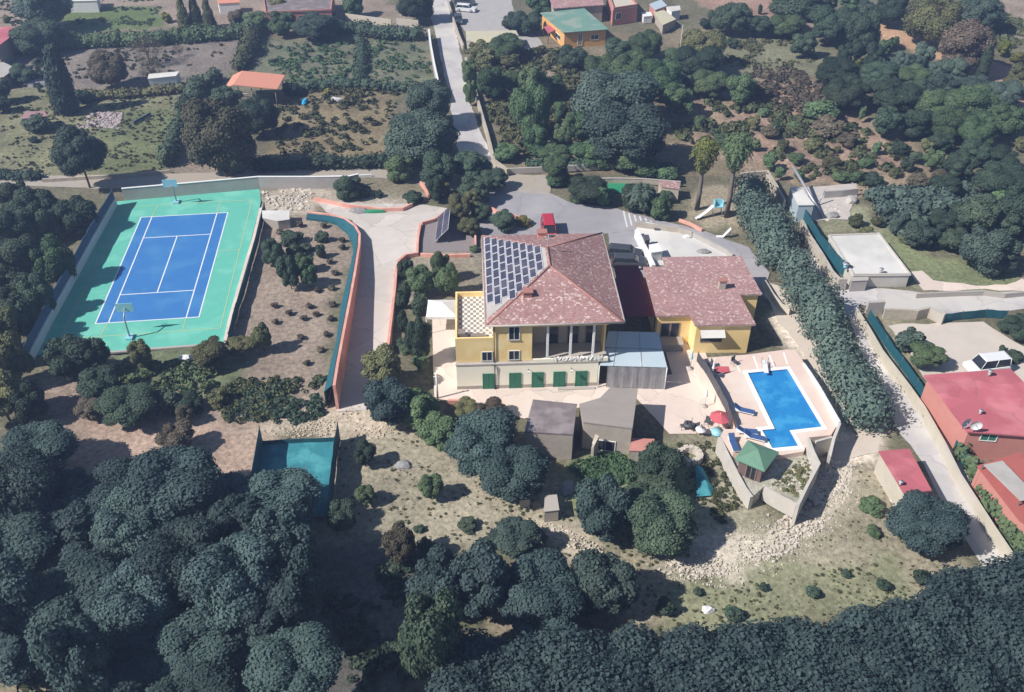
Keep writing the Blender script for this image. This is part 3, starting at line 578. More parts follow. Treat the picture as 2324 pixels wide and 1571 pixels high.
def building(name, label, cat, roof, h, wm, rm, over=.25, rth=.16, wins=(), z0=0, parapet=None, rname='roof'):
    roof = [Vector(p) for p in roof]; a = sum(roof[i].x*roof[(i+1)%len(roof)].y-roof[(i+1)%len(roof)].x*roof[i].y for i in range(len(roof)))
    if a < 0: roof = roof[::-1]
    root = thing(name, label, cat, (roof[0].x, roof[0].y, z0))
    inn = offs(roof, -over) if over else roof
    under(MB().prism([(p.x,p.y) for p in inn], z0-.1, h-.002).build('wall', wm, root), root)
    rf = under(MB().prism([(p.x,p.y) for p in roof], h, h+rth).build(rname, rm, root), root)
    if parapet:
        L = offs(roof, -.12); L = L+[L[0]]
        under(MB().wall([(p.x,p.y) for p in L], .2, parapet, h+rth+.001).build('parapet', wm, root), root)
    for wi in wins:          # (edge start px, edge end px, crop, x0,y0,x1,y1, kind, mat)
        i, c, x0, y0, x1, y1, kind, pm = wi
        # choose the inner edge nearest to the window, facing the camera
        best = None
        for k in range(len(inn)):
            p, q = inn[k], inn[(k+1)%len(inn)]
            d = (q-p).normalized(); n = Vector((d.y,-d.x))
            if n.y > -.2 and i == 'f': continue
            if n.x > -.3 and i == 'l': continue
            s_, z_ = edge_hit(p, q, c, (x0+x1)/2, (y0+y1)/2)
            if -.1 < s_ < (q-p).length+.1 and z0-.5 < z_ < h+.5: best = best or (p, q)
        if best:
            s0, z1_ = edge_hit(*best, c, x0, y0); s1, z0_ = edge_hit(*best, c, x1, y1)
            if s1 < s0: s0, s1 = s1, s0
            z0_ = max(z0_, z0+.05); z1_ = min(max(z1_, z0_+.6), h-.12)
            opening(root, *best, s0, s1, z0_, z1_, kind, pm=pm)
    return root
# ---------------- villa
VX, VY, VA = -5.4, 68.9, R(2.6)
villa = thing('villa','two-storey yellow and cream villa with reddish tiled hip roof covered in solar panels','house',(VX,VY,0),VA)
B = lambda: MB()
B().box(3.6,13.85,0,16.2,-.1,2.98).box(0,3.598,0,8.4,-.1,2.98).build('lower_wall', M['cream'], villa)
B().box(-.06,13.91,-.06,.33,2.985,3.12).build('ledge', M['conc'], villa)
B().box(-.015,13.87,-.02,.5,-.1,.42).build('plinth', M['greyw'], villa)
B().box(3.6,7.35,.34,16.2,3.125,7.63).box(7.352,14.6,3.1,16.2,3.125,7.63).box(14.42,14.6,1.5,3.09,3.1,7.63).box(7.352,14.6,.34,3.09,7.15,7.62).build('upper_wall', M['yellow'], villa)
B().box(7.36,14.41,3.04,3.095,3.13,7.14).build('loggia_wall', M['greyw'], villa)
B().box(7.36,14.75,.0,3.0,2.985,3.1).build('loggia_floor', M['conc'], villa)
B().box(7.4,14.75,.0,.14,3.105,3.5).build('loggia_parapet', M['cream'], villa)
for x in (8.85,11.08,13.28): 
    c_ = B().box(x-.11,x+.11,.36,.58,3.51 if 0 else 3.1,7.14).build('column', M['white'], villa)
for x0,x1 in ((9.1,10.1),(11.1,12.1),(12.9,13.8)):
    d_ = B().box(x0,x1,2.99,3.035,3.13,5.5).build('door', M['glassd'], villa); B().box(x0-.1,x0-.005,2.97,3.038,3.13,5.6).box(x1+.005,x1+.1,2.97,3.038,3.13,5.6).box(x0-.1,x1+.1,2.97,3.038,5.61,5.7).build('frame', M['wood'], d_)
mb = MB(); k_=0                                   # crumpled pale cloth over the loggia parapet
gxx = np.linspace(9.4,14.2,34); rows = [(-.06,3.25),(-.03,3.52),(.07,3.58),(.2,3.52),(.5,3.2)]
vs=[(x, y+random.uniform(-.05,.05), z+random.uniform(-.06,.16)) for x in gxx for y,z in rows]
mb.add(vs,[(i*5+j,(i+1)*5+j,(i+1)*5+j+1,i*5+j+1) for i in range(33) for j in range(4)])
o = mb.build('cloth', M['offw']); o.location=(VX,VY,0); o.rotation_euler=(0,0,VA); tag(o,'crumpled pale sheets hanging over the loggia parapet of the villa','sheets')
# terrace on the left
B().box(0,3.59,.34,8.4,3.125,5.45).build('annex_wall', M['yellow'], villa)
B().box(.2,3.59,.55,8.2,5.455,5.50).build('terrace_floor', M['check'], villa)
B().box(0,.19,.34,8.4,5.455,6.0).box(.192,3.59,.34,.54,5.455,6.0).box(.192,3.59,8.21,8.4,5.455,6.0).build('parapet', M['yellow'], villa)
B().box(.3,1.0,1.0,1.8,5.505,6.1).box(1.5,2.9,.8,1.3,5.505,5.9).build('planter', M['wood'], villa)
# roof
ex0,ex1,ey0,ey1,ez,rz_ = 2.95,16.0,.05,16.75,7.66,10.0; rx,ry0,ry1 = 9.45,6.5,10.1
rf = MB().add([(ex0,ey0,ez),(ex1,ey0,ez),(ex1,ey1,ez),(ex0,ey1,ez),(rx,ry0,rz_),(rx,ry1,rz_)],[(0,1,4),(1,2,5,4),(2,3,5),(3,0,4,5)]).build('roof', M['tile'], villa)
B().box(ex0-.02,ex1+.02,ey0-.02,ey1+.02,ez-.14,ez-.012).build('soffit', M['white'], villa)
mb = MB()
for a,b in (((ex0,ey0,ez),(rx,ry0,rz_)),((ex1,ey0,ez),(rx,ry0,rz_)),((ex1,ey1,ez),(rx,ry1,rz_)),((ex0,ey1,ez),(rx,ry1,rz_)),((rx,ry0,rz_),(rx,ry1,rz_))): mb.tube([a,b],.10,n=6)
mb.build('ridge_tiles', M['ridge'], rf)
mb = MB().tube([(ex0,ey0-.06,ez-.05),(ex1,ey0-.06,ez-.05)],.09).tube([(ex1+.06,ey0,ez-.05),(ex1+.06,ey1,ez-.05)],.09).tube([(ex0-.06,ey0,ez-.05),(ex0-.06,ey1,ez-.05)],.09); mb.build('gutter', M['conc'], rf)
def chimney(x,y,z,s,hh,root,m1,loc=None):
    o = MB().box(x-s,x+s,y-s*.8,y+s*.8,z-.9,z+hh).build('chimney', m1, root)
    MB().box(x-s-.1,x+s+.1,y-s*.8-.1,y+s*.8+.1,z+hh+.002,z+hh+.12).build('cap', M['ridge'], o); return o
chimney(7.05,3.3,8.7,.42,.55,rf,M['ridge']); chimney(9.3,15.3,8.4,.45,.4,rf,M['orange'])
an = MB().tube([(9.5,9.6,9.9),(9.5,9.6,11.7)],.04).tube([(9.1,9.6,11.5),(9.9,9.6,11.5)],.025).tube([(9.15,9.6,11.2),(9.85,9.6,11.2)],.02); an.build('antenna', M['metal'], rf)
# solar panels on the slope facing left
L_sl = math.hypot(rx-ex0, rz_-ez); sx = (rx-ex0)/L_sl; sz = (rz_-ez)/L_sl; pw = L_sl*.97/8.7; ph = 1.5
def slope_pt(u, y, up): return (ex0+u*sx-up*sz, y, ez+u*sz+up*sx)
for k in range(9):
    u0 = .22+k*pw*.985; u1 = u0+pw*.925
    if u1 > L_sl-.1: break
    xk = ex0+(u0*.4+u1*.6)*sx; f_ = (xk-ex0)/(rx-ex0); ylo = ey0+f_*(ry0-ey0)-.05; yhi = ey1-f_*(ey1-ry1)-.15
    if k < 2: ylo += 1.3-.9*k
    nrow = int((yhi-ylo)/(ph+.07)); y = yhi-(.0 if k%2 else .0)
    for j in range(nrow):
        y1 = yhi-j*(ph+.07); y0 = y1-ph
        if y0 < ylo: break
        pnl = MB().add([slope_pt(u,yy,up) for up in (.05,.10) for u,yy in ((u0,y0),(u1,y0),(u1,y1),(u0,y1))],[(0,3,2,1),(4,5,6,7),(0,1,5,4),(1,2,6,5),(2,3,7,6),(3,0,4,7)]).build('solar_panel', M['pvf'], rf)
        e=.06; MB().add([slope_pt(u,yy,.103) for u,yy in ((u0+e,y0+e),(u1-e,y0+e),(u1-e,y1-e),(u0+e,y1-e))],[(0,1,2,3)]) 
        rf_c = MB().add([slope_pt(u,yy,.104) for u,yy in ((u0+e,y0+e),(u1-e,y0+e),(u1-e,y1-e),(u0+e,y1-e))],[(0,1,2,3)])
        # cells are the face of the panel: second material on the same mesh
        me = pnl.data; me.materials.append(M['pv']); bm = bmesh.new(); bm.from_mesh(me)
        vv = [bm.verts.new(v) for v in rf_c.v]; fc = bm.faces.new(vv); fc.material_index = 1; bm.to_mesh(me); bm.free()
e_ = .12; um = L_sl*.97
def sp2(u, f): 
    xk = u*sx/(rx-ex0); ya = ey0+xk*(ry0-ey0)+.3+.5*(1-f*0)*(1-xk); yb = ey1-xk*(ey1-ry1)-.25; return slope_pt(u, ya+(yb-ya)*f, .03)
MB().add([sp2(.15,0),sp2(um,0),sp2(um,1),sp2(.15,1)],[(0,1,2,3)]).build('mounting_sheet', M['conc'], rf)
# shutters, windows, lamps
def vwin(x0,x1,z0,z1,y,kind='window',shut=False):
    f = MB().box(x0-.08,x0-.002,y-.06,y-.003,z0,z1+.08).box(x1+.002,x1+.08,y-.06,y-.003,z0,z1+.08).box(x0,x1,y-.06,y-.003,z1+.002,z1+.08).build(kind, M['shut'] if shut else M['white'], villa)
    if shut:
        mm = (x0+x1)/2
        for a,b in ((x0+.01,mm-.015),(mm+.015,x1-.01)): MB().box(a,b,y-.05,y-.004,z0+.02,z1-.01).build('shutter', M['shut'], f)
    else: 
        MB().box(x0+.002,x1-.002,y-.03,y-.004,z0+.002,z1-.002).build('pane', M['glassd'], f); MB().box(x0-.1,x1+.1,y-.12,y-.003,z0-.1,z0-.004).build('sill', M['conc'], f); MB().box((x0+x1)/2-.025,(x0+x1)/2+.025,y-.045,y-.031,z0+.01,z1-.01).build('mullion', M['white'], f)
for x0,x1 in ((2.6,3.6),(5.2,6.22),(7.42,8.44),(9.55,10.58),(11.72,12.76)): vwin(x0,x1,.0,1.85,-.021,'door',True)
for x0,x1,z0,z1 in ((5.15,6.1,5.75,7.2),(5.15,6.1,3.35,4.35),(2.55,3.47,3.3,4.3)): vwin(x0,x1,z0,z1,.34)
MB().tube([(3.72,.24,7.6),(3.72,.24,3.2),(3.74,-.12,2.9),(3.74,-.12,.0)],.07).build('drain_pipe', M['metald'], villa)
for x in (7.0,11.2): 
    l = MB().tube([(x,-.02,2.35),(x,-.45,2.35)],.03).build('wall_lamp', M['metald'], villa); MB().box(x-.12,x+.12,-.6,-.42,2.2,2.42).build('lamp_shade', M['lamp'], l)
MB().box(9.9,13.6,-.6,-.25,0.0,.12).build('doorstep', M['conc'], villa)
# ---------------- annex
AX, AY, AA = 14.5, 75.5, R(1.5)
ann = thing('bungalow','single-storey yellow annex with broad reddish tiled roof right of the villa','house',(AX,AY,0),AA)
rp = [(.3,10.1),(.3,.65),(3.8,.65),(4.0,-1.1),(10.2,-1.1),(9.8,4.35),(12.2,4.35),(11.7,12.1),(2.75,12.1),(2.75,10.1)]
rpv = [Vector((x,y,0)) for x,y in rp]; ip = [(p.x,p.y) for p in offs(rpv,-.3)]
MB().prism(ip,-.1,3.55).build('wall', M['yellow'], ann)
arf = MB().prism(rp,3.66,3.80).build('roof', M['tile2'], ann)
MB().prism([(p.x,p.y) for p in offs(rpv,-.06)],3.56,3.655).build('eave', M['cream'], ann)
chimney(8.1,5.6,4.3,.35,.5,arf,M['rough'])
def awin(x0,x1,z0,z1,y,kind='window'):
    f = MB().box(x0-.09,x0-.002,y-.05,y-.003,z0-.08,z1+.08).box(x1+.002,x1+.09,y-.05,y-.003,z0-.08,z1+.08).box(x0,x1,y-.05,y-.003,z1+.002,z1+.08).box(x0,x1,y-.05,y-.003,z0-.08,z0-.002).build(kind, M['wood'], ann)
    MB().box(x0+.002,x1-.002,y-.03,y-.004,z0+.002,z1-.002).build('pane', M['glassd'], f)
yfr = ip[0][1]
awin(4.9,7.0,1.5,2.3,-.80); awin(1.1,1.9,1.0,2.6,.95); awin(2.1,2.9,.6,2.6,.95,'door')
o = MB().add([(4.7,-.82,3.0),(7.2,-.82,3.0),(7.2,-1.6,2.5),(4.7,-1.6,2.5)],[(0,1,2,3)]).build('awning', M['offw'], ann)
MB().box(.65,3.3,-.5,.9,.0,.9).build('steps', M['greyw'], ann)
# ---------------- courtyard coverings between the houses
def slab_thing(name, label, cat, poly, z, th, mt, legs=None, lm=None):
    root = thing(name, label, cat, (poly[0].x, poly[0].y, 0)); under(MB().prism([(p.x,p.y) for p in poly], z, z+th).build('canopy', mt, root), root)
    for p in (legs or []): under(MB().tube([(p.x,p.y,0),(p.x,p.y,z-.002)],.06).build('post', lm or M['metald'], root), root)
    return root
pl = P('E',[(1885,605),(2040,605),(2075,660),(2160,940),(1945,945)],2.9)
slab_thing('awning','dark maroon awning in the shaded gap between villa and annex','awning',pl,2.9,.05,M['tarpr'],[pl[1],pl[3],pl[4]])
pl = P('E',[(1850,1042),(2180,1050),(2240,1283),(1790,1270)],2.75)
cr_ = slab_thing('glazed_canopy','pale blue translucent canopy roof between villa and annex, over the courtyard','canopy',pl,2.75,.04,M['poly'],[pl[1],pl[2],pl[3]],M['white'])
mb = MB()
for t_ in (.2,.62): a = pl[0].lerp(pl[1],t_); b = pl[3].lerp(pl[2],t_); mb.tube([(a.x,a.y,2.82),(b.x,b.y,2.82)],.04)
a = pl[0].lerp(pl[3],.5); b = pl[1].lerp(pl[2],.5); mb.tube([(a.x,a.y,2.83),(b.x,b.y,2.83)],.04)
under(mb.build('rafter', M['metal'], cr_), cr_)
crt = MB(); n_ = 40; vs = []
for i in range(n_+1): p = pl[3].lerp(pl[2], .12+.88*i/n_); yy = p.y+.02*math.sin(i*.9); vs += [(p.x,yy,2.7),(p.x,yy+random.uniform(-.012,.012),1.3),(p.x,yy+random.uniform(-.02,.02),.1)]
crt.add(vs,[(3*i+j,3*i+j+1,3*i+j+4,3*i+j+3) for i in range(n_) for j in (0,1)]); o = crt.build('curtain', M['clear'], cr_); under(o, cr_)
# white gazebo left of the terrace
gz = P('E',[(655,870),(745,795),(815,800),(832,900),(740,935)],2.4); gc = at('E',745,850,3.0)
gr = thing('gazebo','white fabric gazebo tent left of the checkered terrace','gazebo',(gz[0].x,gz[0].y,0))
sq = [gc+Vector((x,y,-.75)) for x,y in ((-1.65,-1.6),(1.65,-1.6),(1.65,1.6),(-1.65,1.6))]
vs = [gc]+sq+[p-Vector((0,0,.3)) for p in sq]
under(MB().add(vs,[(0,1,2),(0,2,3),(0,3,4),(0,4,1)]+[(i+1,(i+1)%4+1,(i+1)%4+5,i+5)[::-1] for i in range(4)]).build('canopy', M['white'], gr), gr)
for p in sq: under(MB().tube([(p.x,p.y,0),(p.x,p.y,p.z)],.04).build('leg', M['white'], gr), gr)
# ---------------- white walled terrace behind the annex
tp = P('F',[(335,500),(450,470),(900,575),(1290,795),(1380,820),(620,900),(500,905)],.3)
tr = thing('walled_terrace','white-floored walled terrace behind the annex','terrace',(tp[0].x,tp[0].y,0))
under(MB().prism([(p.x,p.y) for p in tp],-.1,.3).build('floor', M['offw'], tr), tr)
wl = P('F',[(345,545),(430,720),(515,900)],1.1); under(MB().wall([(p.x,p.y) for p in wl],.45,1.1).build('wall', M['white'], tr), tr)
wl = P('F',[(330,470),(560,500),(760,525),(900,570)],1.0); under(MB().wall([(p.x,p.y) for p in wl],.2,1.0).build('wall', M['greyw'], tr), tr)
wl = P('F',[(905,572),(1060,650),(1240,745),(1310,795)],.9); under(MB().wall([(p.x,p.y) for p in wl],.3,.9).build('wall', M['conc'], tr), tr)
def wbox(name, label, cat, c, quad, h0, h1, mt, mt2=None):
    q = P(c, quad, h1); root = thing(name,label,cat,(q[0].x,q[0].y,h0)); under(MB().prism([(p.x,p.y) for p in q],h0,h1-.06).build('body', mt, root), root)
    under(MB().prism([(p.x,p.y) for p in offs(q,.06)],h1-.058,h1).build('lid', mt2 or mt, root), root); return root
wbox('storage_box','white boxy water tank on the walled terrace','tank','F',[(470,700),(560,685),(600,760),(490,775)],.31,1.6,M['white'])
wbox('storage_box','narrow dark cabinet beside the white tank on the walled terrace','cabinet','F',[(410,600),(460,600),(475,650),(430,655)],.31,1.6,M['metald'])
wbox('cement_mixer_base','low grey tarp-covered heap on the white walled terrace','heap','F',[(975,755),(1060,740),(1115,760),(1010,800)],.31,.6,M['metal']) if False else None
# ---------------- other houses
H1 = building('small_house','orange house with flat green roof near the top of the picture','house',P('B',[(1395,90),(1690,60),(1850,200),(1550,222)],2.9),2.9,M['orangew'],M['greenr'],.35,.14,
  [('f','B',1500,215,1530,270,'window',M['glassd']),('f','B',1735,235,1780,262,'window',M['glassd']),('f','B',1650,222,1672,300,'door',M['wood'])])
pl = P('B',[(1420,180),(1470,165),(1500,200),(1450,225)],1.9); slab_thing('porch_roof','small red porch roof at the left side of the green-roofed orange house','porch',pl,1.9,.06,M['redroof'],[pl[0],pl[3]])
building('small_house','white-roofed long flat building beside the upper right lane','house',P('G',[(1020,410),(1360,396),(1572,672),(1185,676)],1.6),1.6,M['dwall'],M['offw'],.12,.12,[('f','G',1230,690,1260,740,'window',M['glassd'])] if 0 else [],parapet=.14)
building('small_house','big red flat-roofed house at the right edge','house',P('K',[(1655,48),(2230,5),(2700,480),(1945,425)],3.2),3.2,M['redw'],M['redroof'],.3,.15,[('f','K',2048,428,2132,478,'window',M['shut'])])
building('garage','small bright red-roofed shed beside the lower lane','shed',P('K',[(1355,552),(1560,536),(1710,815),(1525,835)],2.3),2.3,M['yblock'],M['redroof'],.12,.12,[])
building('shed','reddish flat-roofed outbuilding at the lower right edge','shed',P('K',[(2010,650),(2290,560),(2700,900),(2700,1300),(2290,1010)],2.4),2.4,M['redw'],M['redp'],.1,.12,[])
pl = P('K',[(2055,640),(2180,612),(2420,860),(2300,880)],3.0); slab_thing('corrugated_awning','grey corrugated sheet on the red outbuilding at the lower right edge','awning',pl,3.0,.05,M['conc'],[pl[0],pl[3]])
building('shed','slim white-roofed shed with blue side beside the tan wall','shed',P('G',[(765,88),(832,84),(932,205),(822,207)],2.4),2.4,M['poly'],M['offw'],.08,.1,[])
wbox('concrete_block','grey square gate pillar cabin beside the white flat-roofed building','pillar','G',[(1175,680),(1290,672),(1285,700),(1180,705)],0,1.5,M['conc'])
building('open_shelter','red-roofed barn cut by the left edge of the picture','barn',P('A',[(-120,180),(95,188),(60,260),(-20,320),(-180,320)],3.4),3.4,M['greyw'],M['redroof'],.2,.15,[])
building('barn','dark grey-roofed barn with a red edge at the top edge','barn',P('A',[(1740,-60),(2220,-60),(2205,75),(1765,92)],3.2),3.2,M['redw'],M['roofg'],.1,.15,[],parapet=.25)
building('shed','small pink and white shed at the top edge','shed',P('A',[(1440,0),(1590,-8),(1595,20),(1450,28)],2.0),2.0,M['white'],M['salmon'],.1,.1,[])
building('shed','long white roof at the top left edge','shed',P('A',[(425,-40),(655,-40),(645,8),(440,12)],2.2),2.2,M['white'],M['offw'],.1,.1,[])
building('shed','pale grey-roofed shed cut by the left edge','shed',P('A',[(-80,420),(25,418),(105,455),(20,520),(-80,520)],2.0),2.0,M['greyw'],M['conc'],.1,.1,[])
building('small_house','red-tiled house at the top edge behind the green-roofed house','house',P('B',[(1440,-60),(1800,-60),(1820,38),(1480,62)],3.3),3.3,M['greyw'],M['tile2'],.25,.15,[])
building('small_house','reddish house with pale roof terrace at the top, right of the tiled house','house',P('B',[(1840,-50),(1950,-60),(2042,45),(1880,70)],3.0),3.0,M['redw'],M['yblock'],.0,.1,[('f','B',1900,90,1930,125,'window',M['glassd'])],parapet=.4)
building('shed','blue-grey lean-to shed at the top right of the terrace house','shed',P('B',[(2120,30),(2200,0),(2240,40),(2160,70)],2.0),2.0,M['redw'],M['poly'],.1,.08,[])
building('shed','white shed roof at the top, right of the blue lean-to','shed',P('B',[(2230,50),(2324,40),(2330,70),(2270,80)],1.8),1.8,M['white'],M['offw'],.1,.08,[])
building('shed','pale green-patched shed roof at the top right of the orange house','shed',P('B',[(2150,80),(2220,70),(2300,130),(2210,170)],1.6),1.6,M['greyw'],M['corr'],.1,.08,[])
building('shed','low shed with weathered yellowish corrugated roof beside the lane','shed',P('B',[(900,210),(1235,205),(1262,262),(1000,292),(905,270)],2.0),2.0,M['greyw'],M['corr'],.1,.08,[])
wbox('shed','small white shed on the terrace-house yard at the top','shed','B',[(2070,85),(2130,80),(2140,105),(2085,110)],0,1.4,M['white'])
# small white shed in field
building('shed','small white shed in the upper left field','shed',P('A',[(982,528),(1170,508),(1193,478),(990,495)],2.0),2.0,M['white'],M['offw'],.05,.08,[])
# orange shelter: gable roof on posts
e = {k: at('A',*v,z) for k,v,z in (('fl',(1492,580),3.1),('rf',(1575,565),3.9),('fr',(1838,597),3.1),('bl',(1520,490),3.1),('br',(1850,500),3.1),('rb',(1610,460),3.9))}
os_ = thing('field_shelter','open shelter with bright orange gabled roof in the upper left','shelter',(e['fl'].x,e['fl'].y,0))
f0,f1,b0,b1 = e['fl'],e['fr'],e['bl'],e['br']; W2 = (f1.x-f0.x)
c0 = Vector((f0.x, (f0.y+f1.y)/2, 3.1)); dpt = 6.2; 
A_ = [(c0.x,c0.y,3.0),(c0.x+1.6,c0.y,3.7),(c0.x+W2,c0.y,3.0),(c0.x,c0.y+dpt,3.0),(c0.x+1.6,c0.y+dpt,3.7),(c0.x+W2,c0.y+dpt,3.0)]
A_ = A_+[(x,y,z-.12) for x,y,z in A_]
under(MB().add(A_,[(0,1,4,3),(1,2,5,4),(6,9,10,7),(7,10,11,8),(0,6,7,1),(1,7,8,2),(3,4,10,9),(4,5,11,10),(0,3,9,6),(2,8,11,5)]).build('roof', M['salmon'], os_), os_)
for x in (.5,W2*.5,W2-.5):
    for y in (.4,dpt-.4): under(MB().tube([(c0.x+x,c0.y+y,0),(c0.x+x,c0.y+y,2.95+(.3 if x<3 else 0))],.09).build('post', M['wood'], os_), os_)
mb = MB()
for k in range(6): mb.tube([(c0.x+2.6,c0.y-.1-.28*k,2.3-.42*k),(c0.x+5.0,c0.y-.1-.28*k,2.3-.42*k)],.05)
mb.tube([(c0.x+2.6,c0.y,2.4),(c0.x+2.6,c0.y-1.6,.0)],.06).tube([(c0.x+5,c0.y,2.4),(c0.x+5,c0.y-1.6,.0)],.06); under(mb.build('ladder', M['metal'], os_), os_)
# ---------------- ruins
def ruin(label, tops, h, rm, wins=()):
    return building('stone_ruin', label, 'ruin', P('H', tops, h), h, M['greyw'], rm, .04, .14, wins)
ruin('ruined grey stone outbuilding with flat mauve roof, left one below the courtyard',[(315,210),(608,240),(582,442),(258,425)],2.9,M['roofg'])
ruin('ruined grey stone outbuilding with pale brown roof, right one below the courtyard',[(828,130),(1012,138),(975,402),(648,360),(622,240),(760,200)],3.0,M['roofg2'],[('f','H',735,470,850,600,'doorway',M['dark_'])])
wall_t('ruin_wall','ruined stub wall between the two stone outbuildings','wall','H',[(742,440),(715,500),(705,520)],[2.3,1.6,1.2],.4,M['rough'])
wbox('concrete_hut','small low pinkish concrete annex right of the pale-roofed ruin','hut','H',[(975,462),(1118,468),(1100,545),(960,540)],0,1.4,M['rough'],M['redw'])
wbox('concrete_pillar','pale concrete block standing at the dirt track below the ruins','concrete block','H',[(398,842),(470,838),(485,935),(392,945)],0,1.3,M['conc'])
wbox('concrete_pillar','smaller grey concrete block left of the pale one, under the trees','concrete block','H',[(222,815),(296,818),(292,865),(230,870)],0,1.0,M['conc'])
# stone well
wc = at('H',1355,595,0); mb = MB(); 
for k in range(14):
    a = 2*math.pi*k/14; mb.box(wc.x+math.cos(a)*.95-.22,wc.x+math.cos(a)*.95+.22,wc.y+math.sin(a)*.85-.2,wc.y+math.sin(a)*.85+.2,0,.55+random.random()*.2,a)
o = mb.build('well_ring', M['stone']); recen(o,(wc.x,wc.y,0)); tag(o,'round heap of pale stones behind the big tree group','stone ring')
# teal tarp beside the tree group
q = P('H',[(1390,640),(1440,660),(1515,800),(1500,850),(1400,860)],.0); mb=MB(); 
vs=[(p.x,p.y,.05+random.random()*.2) for p in q]+[(sum(p.x for p in q)/5,sum(p.y for p in q)/5,.7)]; mb.add(vs,[(i,(i+1)%5,5) for i in range(5)]+[(0,1,2,3,4)]); o=mb.build('tarpaulin', M['tealp']); recen(o,(q[0].x,q[0].y,0)); tag(o,'crumpled teal tarpaulin in the shade right of the big tree group','tarpaulin')
# ---------------- green hut
g = [at('K',x,y,HZ+1.75) for x,y in ((488,472),(696,552),(600,682),(402,600))]
ctr = sum(g,Vector())/4; hr = thing('garden_hut','green-roofed square wooden hut at the near end of the pool','hut',(ctr.x,ctr.y,HZ))
gi = offs(g,-.3) 
under(MB().prism([(p.x,p.y) for p in gi],HZ,HZ+1.74).build('wall', M['hutw'], hr), hr)
ap = ctr+Vector((0,0,.75)); vs = g+[ap]+[p-Vector((0,0,.1)) for p in g]
under(MB().add(vs,[(0,4,1),(1,4,2),(2,4,3),(3,4,0)]+[(i,(i+1)%4,(i+1)%4+5,i+5) for i in range(4)]+[(5,6,7,8)]).build('roof', M['hutg'], hr), hr)
opening(hr, gi[3], gi[2], .8, 1.6, HZ+.02, HZ+1.5, 'door', M['wood'], M['dark_'])
# ---------------- white pergola etc at top right
q = P('C',[(740,72),(850,68),(930,100),(835,130)],2.2); rt = thing('pergola','white slatted pergola roof at the top right','pergola',(q[0].x,q[0].y,0))
for k in range(9):
    t_ = k/8; a = q[0].lerp(q[3],t_); b = q[1].lerp(q[2],t_); under(MB().wall([(a.x,a.y),(b.x,b.y)],.36,.08,2.2).build('slat', M['white'], rt), rt)
for p in q: under(MB().tube([(p.x,p.y,0),(p.x,p.y,2.19)],.07).build('post', M['white'], rt), rt)
building('shed','weathered board-roofed shed behind the white pergola','shed',P('C',[(800,130),(930,125),(925,185),(850,190)],1.6),1.6,M['wood'],M['wood'],.05,.08,[])
# ---------------- solar rack on the small plot
q0 = at('E',690,450,.3); q1 = at('E',765,440,.3)
sr = thing('solar_rack','tilted solar panel rack standing on the walled plot behind the driveway','solar rack',(q0.x,q0.y,0))
x0 = q0.x+.1; x1 = x0+1.7; y0 = q0.y+.2; y1 = at('E',720,285,.3).y
under(MB().add([(x0,y0,.35),(x1,y0,2.1),(x1,y1,2.1),(x0,y1,.35),(x0,y0,.28),(x1,y0,2.03),(x1,y1,2.03),(x0,y1,.28)],[(0,1,2,3),(7,6,5,4),(0,4,5,1),(1,5,6,2),(2,6,7,3),(3,7,4,0)]).build('panel', M['pvf'], sr), sr)
for k in range(5):
    for j in range(2):
        a = y0+(y1-y0)*(k+.04)/5; b = y0+(y1-y0)*(k+.96)/5; u0=.03+.49*j; u1=.48+.49*j
        f = lambda u,y:(x0+(x1-x0)*u-.02, y, .35+1.75*u+.025)
        under(MB().add([f(u0,a),f(u1,a),f(u1,b),f(u0,b)],[(0,1,2,3)]).build('solar_cell', M['pv'], sr), sr)
for yy in (y0+.3,(y0+y1)/2,y1-.3): under(MB().tube([(x1-.05,yy,0),(x1-.05,yy,2.0)],.05).tube([(x0+.1,yy,0),(x0+.1,yy,.35)],.05).build('leg', M['metald'], sr), sr)
region('gravel_bed', P('E',[(608,315),(690,300),(780,250),(950,230),(958,510),(608,515)]), mat('grey_gravel',(.27,.235,.23),(.2,.175,.17),2,.6), .02, .05)
# turf patch, white shed roof beside court
region('turf_patch', P('B',[(1830,1210),(1985,1215),(1975,1250),(1930,1290),(1850,1260)]), M['hutg2'], .01, .2)
building('shed','flat white roof of the low store at the corner between tennis court and plot','shed',P('N',[(1742,242),(1925,240),(1925,300),(1845,312),(1745,290)],1.2),1.2,M['greyw'],M['offw'],.05,.08,[])
building('shed','small brown-tiled shed behind the palms bed','shed',P('B',[(2180,1205),(2310,1210),(2324,1262),(2200,1245)],1.7),1.7,M['rough'],M['tile2'],.1,.08,[])
building('shed','tiny pinkish-roofed shed overgrown with ivy in the left field','shed',P('A',[(165,745),(295,742),(320,775),(140,795)],1.9),1.9,M['rough'],mat('faded_pink_roof',(.36,.20,.21),(.28,.18,.18),3,.6),.1,.08,[])
